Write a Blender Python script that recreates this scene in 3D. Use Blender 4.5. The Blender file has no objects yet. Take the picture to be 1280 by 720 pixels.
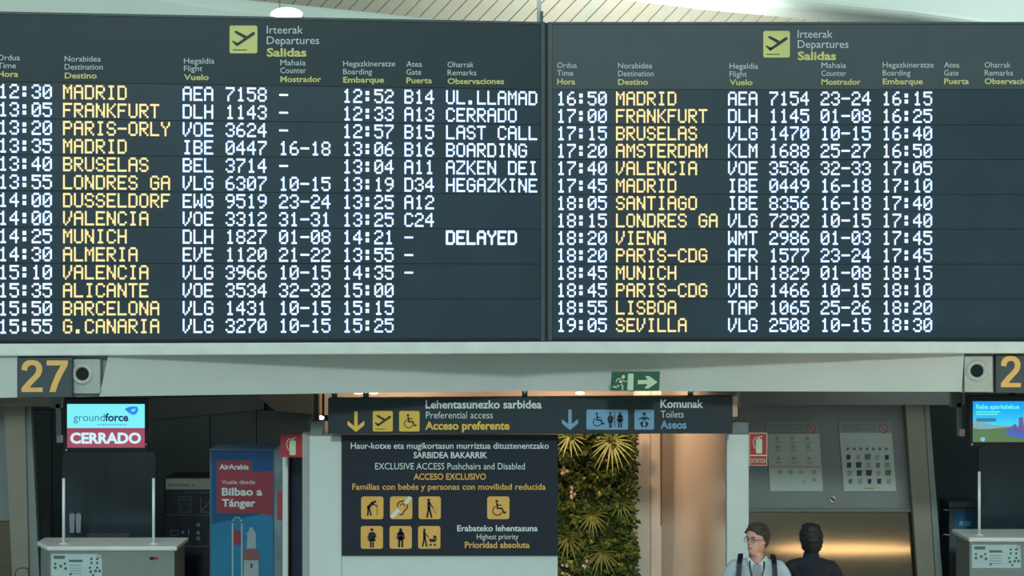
import bpy, bmesh, math, random
from mathutils import Vector, Matrix
random.seed(7)
scene = bpy.context.scene
COL = scene.collection
R = math.radians
H = 3.7          # camera height: the photograph is taken from a mezzanine
F = 2000.0       # focal length in pixels of the 1280 px wide frame

# ---------------------------------------------------------------- camera
cd = bpy.data.cameras.new('camera'); cam = bpy.data.objects.new('camera', cd); COL.objects.link(cam)
cd.sensor_width = 36; cd.lens = 36*F/1280; cd.clip_start = .1; cd.clip_end = 200
cam.location = (0, 0, H); cam.rotation_euler = (R(90), 0, 0)
scene.camera = cam
scene.view_settings.view_transform = 'Standard'; scene.view_settings.look = 'None'
scene.view_settings.gamma = 1; scene.view_settings.exposure = 0
# ---------------------------------------------------------------- daylight
w = bpy.data.worlds.new('daylight'); scene.world = w; w.use_nodes = True
bg = w.node_tree.nodes['Background']; bg.inputs[0].default_value = (.72, 1.0, .97, 1); bg.inputs[1].default_value = .50
sd = bpy.data.lights.new('sun', 'SUN'); sun = bpy.data.objects.new('sun', sd); COL.objects.link(sun)
sd.energy = .95; sd.angle = R(5); sd.color = (.82, 1, .98)
sun.rotation_euler = (R(90-21), 0, 0)
def lamp(name, kind, loc, target, energy, color, size=.2, **kw):
    l = bpy.data.lights.new(name, kind); o = bpy.data.objects.new(name, l); COL.objects.link(o)
    l.energy = energy; l.color = color
    if kind == 'SPOT': l.shadow_soft_size = size
    if kind == 'AREA': l.size = size
    for k, v in kw.items(): setattr(l, k, v)
    o.location = loc
    o.rotation_euler = (Vector(target)-Vector(loc)).to_track_quat('-Z', 'Y').to_euler()
    return o
WARM = (1, .68, .44)
lamp('steel_highlight_spot', 'SPOT', (4.7, 8.5, 6.5), (4.75, 11.32, 0), 95000, (1, .72, .42), .1, spot_size=R(6), spot_blend=.3).scale = (3.2, 1, 1)  # added unseen spot standing in for a sunlit floor patch mirrored in steel
lamp('plant_lamp', 'SPOT', (.85, 15.7, 3.05), (.85, 17.0, 1.7), 95, WARM, .08, spot_size=R(75), spot_blend=.8)
lamp('passage_lamp', 'SPOT', (1.45, 17.15, 3.05), (1.95, 17.8, 1.0), 75, WARM, .08, spot_size=R(80), spot_blend=.8)
for x_, e_ in ((-1.3, 16), (.6, 16), (1.9, 10)): lamp('wall_washer', 'AREA', (x_, 17.7, 3.05), (x_, 18.4, 2.5), e_, WARM, .6)
for x_, e_ in ((-3.6, 15), (4.3, 11)): lamp('bay_fill', 'AREA', (x_, 15.6, 3.08), (x_, 17.2, .6), e_, (.86, 1, .98), 1.2)  # added fill lights without visible fittings, brightening the dark bays
lamp('plank_fill', 'AREA', (1.8, 22.6, 6.3), (1.8, 24.0, 8.3), 150, (.97, 1, .92), 3.5)  # added unseen fill below the planks, brightening the ceiling
lamp('rib_fill', 'AREA', (7.0, 17.5, 6.1), (6.5, 21.5, 8.2), 90, (.9, 1, .96), 1.5)  # added unseen fill that brightens the right vault rib

# ---------------------------------------------------------------- materials
def lin(c): return tuple(((v/255)/12.92 if v/255 <= .04045 else ((v/255+.055)/1.055)**2.4) for v in c[:3])
MC = {}
def mat(name, rgb, rough=.5, metal=0, var=.06, scale=6, aniso=0, bump=0, stretch=None, spec=None, alpha=None):
    if name in MC: return MC[name]
    m = bpy.data.materials.new(name); m.use_nodes = True; nt = m.node_tree; b = nt.nodes['Principled BSDF']
    c = lin(rgb)
    tc = nt.nodes.new('ShaderNodeTexCoord'); n = nt.nodes.new('ShaderNodeTexNoise'); n.inputs['Scale'].default_value = scale
    mp = nt.nodes.new('ShaderNodeMapping'); nt.links.new(tc.outputs['Object'], mp.inputs[0]); nt.links.new(mp.outputs[0], n.inputs['Vector'])
    if stretch: mp.inputs['Scale'].default_value = stretch
    r = nt.nodes.new('ShaderNodeValToRGB'); nt.links.new(n.outputs['Fac'], r.inputs[0])
    r.color_ramp.elements[0].position = .3; r.color_ramp.elements[1].position = .7
    r.color_ramp.elements[0].color = tuple(v*(1-var) for v in c)+(1,); r.color_ramp.elements[1].color = tuple(min(1, v*(1+var)) for v in c)+(1,)
    nt.links.new(r.outputs[0], b.inputs['Base Color'])
    b.inputs['Roughness'].default_value = rough; b.inputs['Metallic'].default_value = metal
    if aniso: b.inputs['Anisotropic'].default_value = aniso
    if spec is not None: b.inputs['Specular IOR Level'].default_value = spec
    if bump:
        bp = nt.nodes.new('ShaderNodeBump'); bp.inputs['Strength'].default_value = bump; bp.inputs['Distance'].default_value = .01
        nt.links.new(n.outputs['Fac'], bp.inputs['Height']); nt.links.new(bp.outputs[0], b.inputs['Normal'])
    MC[name] = m; return m
def emit(name, rgb, strength=1.0, base=(0, 0, 0)):
    if name in MC: return MC[name]
    m = bpy.data.materials.new(name); m.use_nodes = True; b = m.node_tree.nodes['Principled BSDF']
    b.inputs['Base Color'].default_value = (.02, .02, .02, 1); b.inputs['Roughness'].default_value = .4
    b.inputs['Emission Color'].default_value = lin(rgb)+(1,); b.inputs['Emission Strength'].default_value = strength
    MC[name] = m; return m
def emit_ramp(name, stops, axis='Z', lo=0, hi=1, strength=1):
    m = bpy.data.materials.new(name); m.use_nodes = True; nt = m.node_tree; b = nt.nodes['Principled BSDF']
    tc = nt.nodes.new('ShaderNodeTexCoord'); s = nt.nodes.new('ShaderNodeSeparateXYZ'); mr = nt.nodes.new('ShaderNodeMapRange')
    mr.inputs[1].default_value = lo; mr.inputs[2].default_value = hi
    r = nt.nodes.new('ShaderNodeValToRGB'); e = r.color_ramp.elements
    e[0].position, e[0].color = stops[0][0], lin(stops[0][1])+(1,); e[1].position, e[1].color = stops[-1][0], lin(stops[-1][1])+(1,)
    for p, c in stops[1:-1]: q = e.new(p); q.color = lin(c)+(1,)
    nt.links.new(tc.outputs['Object'], s.inputs[0]); nt.links.new(s.outputs[axis], mr.inputs[0]); nt.links.new(mr.outputs[0], r.inputs[0])
    nt.links.new(r.outputs[0], b.inputs['Emission Color']); b.inputs['Emission Strength'].default_value = strength
    b.inputs['Base Color'].default_value = (.02, .02, .02, 1)
    return m

M_white = mat('painted_white', (205, 210, 207), .45)
M_lip = mat('ledge_white', (226, 232, 226), .5)
M_beam = mat('beam_paint', (198, 204, 200), .5, var=.03, scale=2)
M_partition = mat('partition_white', (215, 225, 222), .4, var=.02)
M_sidegrey = mat('side_grey', (120, 130, 132), .5)
M_signdark = mat('sign_charcoal', (52, 62, 68), .4, var=.05, spec=.2)
M_infodark = mat('info_charcoal', (40, 47, 58), .45, var=.04, spec=.2)
M_boardhead_l = mat('board_header', (48, 62, 68), .4, var=.05, scale=3, spec=.2)
M_boardhead_r = mat('board_header_sheen', (75, 86, 92), .4, var=.06, scale=3, spec=.2)  # lighter copy of the header colour, with surface reflection put into it
M_boardpanel = mat('display_module', (46, 64, 76), .35, var=.10, scale=2.5, spec=.25)
M_boardframe = mat('board_frame', (72, 84, 88), .4, spec=.3)
M_black = mat('black_plastic', (14, 18, 22), .4, spec=.3)
M_gap = mat('joint_black', (10, 16, 20), .6)
M_dkwall = mat('dark_panelling', (72, 84, 86), .5, var=.15, scale=1.5, spec=.2)
M_dkwall2 = mat('dark_brown_panelling', (92, 92, 84), .5, var=.1, scale=1.5, spec=.2)
M_header = mat('header_grey', (100, 108, 106), .5, var=.06, scale=2)
M_warmwall = mat('cream_cladding', (206, 190, 172), .45, var=.03, scale=2)
M_pillar = mat('pillar_beige', (128, 126, 114), .5, var=.06, scale=3)
M_pillar_side = mat('pillar_edge', (120, 132, 130), .4, var=.06, scale=3)
M_panelgrey = mat('panel_grey', (118, 126, 127), .45, var=.06, scale=1.5, spec=.25)
M_steel = mat('brushed_steel', (135, 124, 108), .09, 1, var=.05, scale=3, aniso=.5, stretch=(.3, 1, 12))
M_floor = mat('terrazzo_floor', (140, 137, 128), .25, var=.1, scale=20)
M_paper = mat('paper', (168, 180, 176), .7, var=.03)
M_papergrey = mat('paper_grey', (125, 136, 135), .7)
M_ink = mat('ink_grey', (90, 104, 106), .7)
M_inkdark = mat('ink_dark', (45, 58, 70), .7)
M_red = mat('sign_red', (178, 42, 56), .5)
M_inkred = mat('ink_red', (165, 84, 90), .6)
M_green = mat('sign_green', (18, 88, 68), .5)
M_glow = mat('sign_pale', (205, 222, 190), .5)
M_txtwhite = mat('print_white', (225, 235, 235), .5)
M_txtgrey = mat('print_thin_white', (205, 215, 218), .5)
M_txtyellow = mat('print_yellow', (214, 210, 130), .5)
M_txtgold = mat('print_gold', (232, 196, 92), .5)
M_plateyellow = mat('plate_yellow_green', (216, 214, 132), .5)
M_plategold = mat('plate_gold', (240, 182, 92), .5)
M_plategold2 = mat('plate_signgold', (246, 200, 80), .5)
M_blue = mat('print_blue', (120, 168, 205), .5)
M_digit = mat('digit_gold', (248, 194, 112), .5)
M_signnum = mat('number_sign_grey', (68, 78, 82), .5)
M_metal = mat('satin_metal', (190, 198, 198), .3, .8)
M_counter = mat('counter_grey', (128, 138, 134), .5, var=.05)
M_countertop = mat('counter_top', (222, 226, 222), .35)
M_glassdark = mat('smoked_screen', (46, 56, 62), .15, var=.15, scale=2, spec=.3)
M_skyled = emit('led_white', (196, 220, 255), 1.75)
M_amber = emit('led_amber', (255, 226, 152), 1.2)
M_lampglow = emit('lamp_glow', (255, 250, 240), 9)
M_warmglow = emit('warm_lamp_glow', (255, 200, 150), 4)

# ---------------------------------------------------------------- geometry helpers
def P(px, py, Y): return Vector(((px-640)/F*Y, Y, H-(py-360)/F*Y))
class Frame:
    def __init__(s, O, U=(1, 0, 0)):
        s.O = Vector(O); s.U = Vector(U).normalized(); s.N = Vector((s.U.y, -s.U.x, 0))
    def uv(s, px, py):
        d = Vector(((px-640)/F, 1, (360-py)/F)); C = Vector((0, 0, H))
        t = (s.O-C).dot(s.N)/d.dot(s.N); p = C+d*t
        return (p-s.O).dot(s.U), p.z-s.O.z
    def at(s, u, v, w=0): return s.O+s.U*u+Vector((0, 0, v))+s.N*w
def FY(Y): return Frame((0, Y, 0))
class MB:
    def __init__(s): s.v = []; s.f = []
    def add(s, vs, fs):
        n = len(s.v); s.v += [Vector(a) for a in vs]; s.f += [[i+n for i in f] for f in fs]; return s
    def prism(s, a, b):
        n = len(a); s.add(list(a)+list(b), [list(range(n)), [n+i for i in range(n)][::-1]]+[[i, i+n, (i+1) % n+n, (i+1) % n] for i in range(n)]); return s
    def box(s, x0, y0, z0, x1, y1, z1):
        return s.prism([(x0, y0, z0), (x1, y0, z0), (x1, y0, z1), (x0, y0, z1)], [(x0, y1, z0), (x1, y1, z0), (x1, y1, z1), (x0, y1, z1)])
    def plan(s, pts, z0, z1): return s.prism([(x, y, z0) for x, y in pts], [(x, y, z1) for x, y in pts])
    # polygon given in picture pixels lying on a frame's plane; w = height above the plane, d = thickness
    def pp(s, fr, pts, w=0, d=0):
        q = [fr.uv(*p) for p in pts]
        a = [fr.at(u, v, w) for u, v in q]
        if d: s.prism(a, [fr.at(u, v, w-d) for u, v in q])
        else: s.add(a, [list(range(len(a)))])
        return s
    def pr(s, fr, x0, y0, x1, y1, w=0, d=0, r=0):
        if r:
            pts = []
            for cx, cy, a0 in ((x1-r, y0+r, -90), (x1-r, y1-r, 0), (x0+r, y1-r, 90), (x0+r, y0+r, 180)):
                for k in range(5): a = R(a0+k*22.5); pts.append((cx+r*math.cos(a), cy+r*math.sin(a)))
        else: pts = [(x0, y0), (x1, y0), (x1, y1), (x0, y1)]
        return s.pp(fr, pts, w, d)
    def pc(s, fr, cx, cy, r, w=0, d=0, n=20, ry=None):
        ry = ry or r
        return s.pp(fr, [(cx+r*math.cos(2*math.pi*k/n), cy+ry*math.sin(2*math.pi*k/n)) for k in range(n)], w, d)
    def pring(s, fr, cx, cy, r, t, w=0, a0=0, a1=360, n=24):
        for k in range(n):
            a, b = R(a0+(a1-a0)*k/n), R(a0+(a1-a0)*(k+1)/n)
            s.pp(fr, [(cx+(r-t/2)*math.cos(a), cy+(r-t/2)*math.sin(a)), (cx+(r+t/2)*math.cos(a), cy+(r+t/2)*math.sin(a)),
                      (cx+(r+t/2)*math.cos(b), cy+(r+t/2)*math.sin(b)), (cx+(r-t/2)*math.cos(b), cy+(r-t/2)*math.sin(b))], w)
        return s
    def pl(s, fr, pts, t, w=0):
        for (x0, y0), (x1, y1) in zip(pts, pts[1:]):
            L = math.hypot(x1-x0, y1-y0) or 1; nx, ny = -(y1-y0)/L*t/2, (x1-x0)/L*t/2
            s.pp(fr, [(x0+nx, y0+ny), (x1+nx, y1+ny), (x1-nx, y1-ny), (x0-nx, y0-ny)], w)
        if t > 1.2:
            for x, y in pts: s.pc(fr, x, y, t/2, w, n=8)
        return s
    def tube(s, pts, rad, n=8, cap=True):
        pts = [Vector(p) for p in pts]; rings = []
        for i, p in enumerate(pts):
            d = (pts[min(i+1, len(pts)-1)]-pts[max(i-1, 0)]).normalized()
            a = d.orthogonal().normalized() if abs(d.z) < .99 else Vector((1, 0, 0)); 
            if abs(d.z) < .99: a = d.cross(Vector((0, 0, 1))).normalized()
            b = d.cross(a); r = rad[i] if isinstance(rad, (list, tuple)) else rad
            rings.append([p+(a*math.cos(2*math.pi*k/n)+b*math.sin(2*math.pi*k/n))*r for k in range(n)])
        m = len(s.v); s.v += [q for g in rings for q in g]
        for i in range(len(pts)-1):
            for k in range(n): s.f.append([m+i*n+k, m+i*n+(k+1) % n, m+(i+1)*n+(k+1) % n, m+(i+1)*n+k])
        if cap: s.f.append([m+k for k in range(n)][::-1]); s.f.append([m+(len(pts)-1)*n+k for k in range(n)])
        return s
    def ell(s, c, rx, ry, rz, n=12, m=8):
        vs = []; fs = []
        for i in range(m+1):
            t = math.pi*i/m
            for k in range(n):
                a = 2*math.pi*k/n; vs.append((c[0]+rx*math.sin(t)*math.cos(a), c[1]+ry*math.sin(t)*math.sin(a), c[2]+rz*math.cos(t)))
        for i in range(m):
            for k in range(n): fs.append([i*n+k, (i+1)*n+k, (i+1)*n+(k+1) % n, i*n+(k+1) % n])
        return s.add(vs, fs)
    def text(s, fr, string, x0, base, cap, x1=None, bold=0, w=.004, align='l'):
        vs, fs, wid = glyphs(string, bold)
        h = CAP
        # map through pixel space so that width and height are set in picture pixels on the plane
        W = (x1-x0) if x1 is not None else wid*cap/h
        n = len(s.v)
        for (x, y) in vs:
            u, v = fr.uv(x0+x/wid*W, base-y/h*cap); s.v.append(fr.at(u, v, w))
        s.f += [[i+n for i in f] for f in fs]; return s
    def build(s, name, m, root=None, parent=None, smooth=False, bevel=0, label=None, loc=None):
        """root: the thing's Empty (its location is every part's origin); parent: a part, for a sub-part"""
        L = Vector(root.location) if root else Vector(loc or (0, 0, 0))
        me = bpy.data.meshes.new(name); me.from_pydata([tuple(v-L) for v in s.v], [], s.f)
        bm = bmesh.new(); bm.from_mesh(me)
        if smooth: bmesh.ops.remove_doubles(bm, verts=bm.verts, dist=1e-5)
        if len(bm.faces) < 5000 and any(len(f.verts) > 2 for f in bm.faces): bmesh.ops.recalc_face_normals(bm, faces=bm.faces)
        bm.to_mesh(me); bm.free()
        if smooth:
            for p in me.polygons: p.use_smooth = True
        o = bpy.data.objects.new(name, me); COL.objects.link(o); me.materials.append(m)
        if root: o.parent = parent or root
        else: o.location = L
        if bevel:
            b = o.modifiers.new('bevel', 'BEVEL'); b.width = bevel; b.segments = 2; b.limit_method = 'ANGLE'
        if label: o['label'] = label
        if any(k_ in name for k_ in ('lettering', 'small_print', 'lit_', 'printed_', 'outline_symbols')): o['kind'] = 'stuff'
        return o
def thing(name, label, cat, loc, group=None, kind=None):
    o = bpy.data.objects.new(name, None); COL.objects.link(o); o.location = loc; o.empty_display_size = .1
    if label: o['label'] = label
    if cat: o['category'] = cat
    if group: o['group'] = group
    if kind: o['kind'] = kind
    return o
def tag(o, label=None, cat=None, group=None, kind=None):
    if label: o['label'] = label
    if cat: o['category'] = cat
    if group: o['group'] = group
    if kind: o['kind'] = kind
    return o
_g = {}
def glyphs(string, bold):
    key = (string, bold)
    if key in _g: return _g[key]
    c = bpy.data.curves.new('t', 'FONT'); c.body = string; c.size = 1; c.offset = bold; c.resolution_u = 3
    o = bpy.data.objects.new('t', c); COL.objects.link(o)
    dg = bpy.context.evaluated_depsgraph_get(); me = bpy.data.meshes.new_from_object(o.evaluated_get(dg))
    vs = [(v.co.x, v.co.y) for v in me.vertices]; fs = [list(p.vertices) for p in me.polygons]
    x0 = min(v[0] for v in vs); x1 = max(v[0] for v in vs)
    vs = [(x-x0, y) for x, y in vs]
    bpy.data.objects.remove(o); bpy.data.curves.remove(c); bpy.data.meshes.remove(me)
    _g[key] = (vs, fs, x1-x0); return _g[key]
CAP = 1
CAP = max(v[1] for v in glyphs('H', 0)[0])

# ---------------------------------------------------------------- pictograms (unit square, y down)
def pict(mb, fr, x0, y0, x1, y1, shapes, w=.006):
    X = lambda a: x0+a*(x1-x0); Yy = lambda b: y0+b*(y1-y0); S = (y1-y0)
    for sh in shapes:
        if sh[0] == 'l': mb.pl(fr, [(X(a), Yy(b)) for a, b in sh[1]], sh[2]*S, w)
        elif sh[0] == 'c': mb.pc(fr, X(sh[1]), Yy(sh[2]), sh[3]*S, w)
        elif sh[0] == 'r': mb.pring(fr, X(sh[1]), Yy(sh[2]), sh[3]*S, sh[4]*S, w, sh[5], sh[6])
        elif sh[0] == 'p': mb.pp(fr, [(X(a), Yy(b)) for a, b in sh[1]], w)
    return mb
PLANE = [('p', [(.27, .74), (.24, .66), (.84, .23), (.92, .25), (.90, .33), (.30, .73)]), ('p', [(.17, .21), (.25, .19), (.62, .38), (.52, .46), (.22, .28)]),
         ('p', [(.08, .56), (.14, .55), (.26, .62), (.33, .60), (.28, .74), (.22, .72)]), ('l', [(.12, .88), (.62, .88)], .03)]
WHEEL = [('c', .43, .2, .06), ('l', [(.44, .3), (.46, .52), (.66, .52), (.75, .72), (.82, .69)], .07), ('l', [(.44, .38), (.62, .38)], .05), ('r', .46, .62, .2, .045, 20, 250)]
STAND = [('c', .5, .16, .07), ('l', [(.5, .28), (.5, .55)], .2), ('l', [(.43, .5), (.43, .9)], .09), ('l', [(.57, .5), (.57, .9)], .09), ('l', [(.38, .3), (.34, .56)], .06), ('l', [(.62, .3), (.66, .56)], .06)]
WOMAN = [('c', .5, .16, .07), ('p', [(.42, .26), (.58, .26), (.68, .66), (.32, .66)]), ('l', [(.45, .6), (.45, .92)], .07), ('l', [(.55, .6), (.55, .92)], .07), ('l', [(.4, .3), (.32, .52)], .05), ('l', [(.6, .3), (.68, .44), (.56, .5)], .06)]
WALKM = [('c', .45, .15, .06), ('l', [(.46, .26), (.46, .52)], .13), ('l', [(.46, .5), (.38, .9)], .08), ('l', [(.48, .5), (.58, .9)], .08), ('l', [(.5, .28), (.64, .5)], .05), ('l', [(.64, .5), (.8, .8)], .02)]
ELDER = [('c', .62, .23, .06), ('l', [(.52, .28), (.32, .48)], .13), ('l', [(.32, .48), (.3, .82)], .07), ('l', [(.36, .5), (.44, .82)], .07), ('l', [(.54, .34), (.72, .42)], .05), ('l', [(.72, .42), (.72, .82)], .025)]
PRAM = [('c', .28, .16, .055), ('l', [(.28, .26), (.28, .5)], .11), ('l', [(.28, .5), (.2, .88)], .07), ('l', [(.3, .5), (.38, .88)], .07), ('l', [(.3, .32), (.46, .48)], .045),
        ('p', [(.48, .56), (.84, .56), (.78, .7), (.54, .7)]), ('p', [(.68, .54), (.68, .4), (.8, .42), (.84, .54)]), ('c', .56, .82, .05), ('c', .75, .82, .05)]
EAR = [('r', .56, .42, .22, .05, 170, 380), ('l', [(.76, .5), (.62, .66), (.54, .8), (.44, .8)], .05), ('r', .56, .42, .1, .04, 180, 370)]
BABY = [('c', .5, .22, .09), ('p', [(.4, .36), (.6, .36), (.62, .52), (.38, .52)]), ('l', [(.4, .38), (.26, .48)], .07), ('l', [(.6, .38), (.74, .48)], .07), ('l', [(.42, .62), (.34, .7), (.42, .84)], .09), ('l', [(.58, .62), (.66, .7), (.58, .84)], .09)]
def arrow_down(mb, fr, x0, y0, x1, y1, w=.004):
    c = (x0+x1)/2; t = 4.2; h = (x1-x0)*.5
    mb.pr(fr, c-t/2, y0, c+t/2, y1-t, w)
    for s_, sx in ((x0, 1), (x1, -1)):
        mb.pp(fr, [(s_, y1-h-t*.9), (s_, y1-h+t*.45), (c, y1), (c, y1-t*1.35)], w+.001)
    return mb

# ================================================================ LARGE STRUCTURE
tag(MB().box(-12, 3, -.1, 12, 32, 0).build('floor', M_floor), kind='structure')
tag(MB().box(-12, 30, 0, 12, 30.2, 12).build('wall_back', M_dkwall), kind='structure')
# upper hall ceiling of diagonal planks, far behind the boards
ceil = thing('ceiling', 'pale sloping ceiling of diagonal planks with dark joints', None, (0, 25, 7.9), kind='structure')
M_plank = mat('ceiling_plank', (232, 226, 208), .55, var=.05, scale=2)
M_plank2 = mat('ceiling_plank_cool', (226, 228, 212), .55, var=.05, scale=2)
Yc = 25.0
def cp(px, py, off=0):     # point of the sloping ceiling seen at a pixel: plane z = z0 + .5*(Yc - y)
    z0 = H+(360-12)/F*Yc; a = (360-py)/F
    t = (z0+.5*Yc-H)/(a+.5); p = Vector(((px-640)/F*t, t, H+a*t))
    return p+Vector((0, .447, .894))*off
MB().prism([cp(260, 75, .05), cp(1240, 75, .05), cp(1300, -70, .05), cp(260, -70, .05)], [cp(260, 75, .12), cp(1240, 75, .12), cp(1300, -70, .12), cp(260, -70, .12)]).build('backing', mat('ceiling_gap', (92, 86, 76), .8), ceil)
for k in range(58):
    xb = 186+k*19.4
    q = [(xb+1.1, 70), (xb+18.6, 70), (xb+18.6+128, -62), (xb+1.1+128, -62)]
    MB().prism([cp(x, y) for x, y in q], [cp(x, y, .05) for x, y in q]).build('plank', M_plank if (k*7) % 5 else M_plank2, ceil)
# two smooth white vault ribs in front of the planks
M_rib = mat('rib_white', (206, 216, 204), .4, var=.02, scale=1)
M_rib2 = mat('rib_white_cool', (208, 218, 210), .4, var=.02, scale=1)
def rib(name, edge, out, Y, m, label, cat):
    """edge: pixels along the visible rim; out: vertical pixel shift into the body; the rim rolls back in a quarter round"""
    fr = FY(Y); mb = MB(); rows = []
    for k in range(7):
        a = k/6*math.pi/2; s = 1-math.cos(a)
        rows.append([P(x, y+out*(.10*s), Y+.28*(1-math.sin(a))) for x, y in edge])
    rows.append([P(x, y+out, Y) for x, y in edge])
    n = len(edge)
    for r_ in rows: mb.v += r_
    for i in range(len(rows)-1):
        for k in range(n-1): mb.f.append([i*n+k, i*n+k+1, (i+1)*n+k+1, (i+1)*n+k])
    # back faces give it real thickness
    b = len(mb.v); mb.v += [v+Vector((0, .6, 0)) for v in rows[0]]+[v+Vector((0, .88, 0)) for v in rows[-1]]
    for k in range(n-1):
        mb.f.append([b+k, b+k+1, b+n+k+1, b+n+k]); mb.f.append([k, k+1, b+k+1, b+k])
    o = mb.build(name, m, smooth=False); 
    for p in o.data.polygons: p.use_smooth = False
    return tag(o, label, cat)
rib('vault_rib', [(-200, -70), (60, -42), (200, -16), (300, -1), (380, 7), (460, 15), (550, 24.5), (640, 34), (760, 48)], 170, 21.5, M_rib, 'smooth pale vault rib sweeping down behind the left departures board', 'ceiling rib')
rib('vault_rib', [(700, -24), (800, -8), (880, 2), (960, 9.5), (1050, 17.5), (1140, 26), (1240, 40), (1500, 70)], -150, 21.5, M_rib2, 'smooth pale vault rib above the right departures board', 'ceiling rib')
# floodlight glaring on the left rib
fl = thing('floodlight', 'glaring white floodlight above the left departures board', 'lamp', P(358, 18, 21.2))
fr = FY(21.2)
MB().pc(fr, 358, 18, 21, 0, .10, 24, 9).build('housing', M_white, fl)
MB().ell(P(358, 18, 21.12), .17, .05, .075, 20, 10).build('lens', M_lampglow, fl, smooth=True)
MB().tube([P(350, 14, 21.25), P(349, -30, 21.25)], .008).build('cable', M_ink, fl)
# hanger pole between the boards
hp = thing('hanger_pole', 'white ceiling hanger pole above the joint of the two boards', 'pole', P(675, 26, 14.25))
MB().tube([P(674, 30, 14.25), P(673.5, -60, 14.25)], .019, 12).build('pole', mat('pole_white', (252, 253, 252), .25), hp, smooth=True)
MB().pr(FY(14.22), 675.2, 14, 679, 30, 0, .03).build('bracket', M_ink, hp)

# ---------------------------------------------------------------- departures boards
G = {'0': '01110 10001 10011 10101 11001 10001 01110', '1': '00100 01100 00100 00100 00100 00100 01110', '2': '01110 10001 00001 00110 01000 10000 11111',
 '3': '01110 10001 00001 00110 00001 10001 01110', '4': '00010 00110 01010 10010 11111 00010 00010', '5': '11111 10000 11110 00001 00001 10001 01110',
 '6': '00110 01000 10000 11110 10001 10001 01110', '7': '11111 00001 00010 00100 01000 01000 01000', '8': '01110 10001 10001 01110 10001 10001 01110',
 '9': '01110 10001 10001 01111 00001 00010 01100', 'A': '01110 10001 10001 11111 10001 10001 10001', 'B': '11110 10001 10001 11110 10001 10001 11110',
 'C': '01110 10001 10000 10000 10000 10001 01110', 'D': '11110 10001 10001 10001 10001 10001 11110', 'E': '11111 10000 10000 11110 10000 10000 11111',
 'F': '11111 10000 10000 11110 10000 10000 10000', 'G': '01110 10001 10000 10111 10001 10001 01110', 'H': '10001 10001 10001 11111 10001 10001 10001',
 'I': '01110 00100 00100 00100 00100 00100 01110', 'K': '10001 10010 10100 11000 10100 10010 10001', 'L': '10000 10000 10000 10000 10000 10000 11111',
 'M': '10001 11011 10101 10101 10001 10001 10001', 'N': '10001 11001 11001 10101 10011 10011 10001', 'O': '01110 10001 10001 10001 10001 10001 01110',
 'P': '11110 10001 10001 11110 10000 10000 10000', 'R': '11110 10001 10001 11110 10100 10010 10001', 'S': '01110 10001 10000 01110 00001 10001 01110',
 'T': '11111 00100 00100 00100 00100 00100 00100', 'U': '10001 10001 10001 10001 10001 10001 01110', 'V': '10001 10001 10001 10010 10010 10100 01000',
 'W': '10001 10001 10001 10101 10101 11011 10001', 'Y': '10001 10001 01010 00100 00100 00100 00100', 'Z': '11111 00001 00010 00100 01000 10000 11111',
 '-': '00000 00000 00000 11111 00000 00000 00000', ':': '00000 01100 01100 00000 01100 01100 00000', '.': '00000 00000 00000 00000 00000 01100 01100', ' ': ' '.join(['00000']*7)}
PITCH = 12.9*14/F; ROW = 21.77*14/F; DX = PITCH/6; DZ = 17.3*14/F/7
def led(mb, fr, s, u0, zc, k=1.0):
    for ci, ch in enumerate(s):
        for ri, row in enumerate(G[ch].split()):
            for xi, b in enumerate(row):
                if b == '1':
                    cu = u0+ci*PITCH+(xi+.5)*DX; cv = zc+(3-ri)*DZ
                    n = len(mb.v)
                    for j in range(8):
                        a = R(22.5+45*j); mb.v.append(fr.at(cu+math.cos(a)*DX*.60*k, cv+math.sin(a)*DZ*.58*k, .008))
                    mb.f.append([n+7-j for j in range(8)])
ZR = [H-(123.3+21.77*i-360)/F*14 for i in range(14)]       # row heights, the same on both boards
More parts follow.
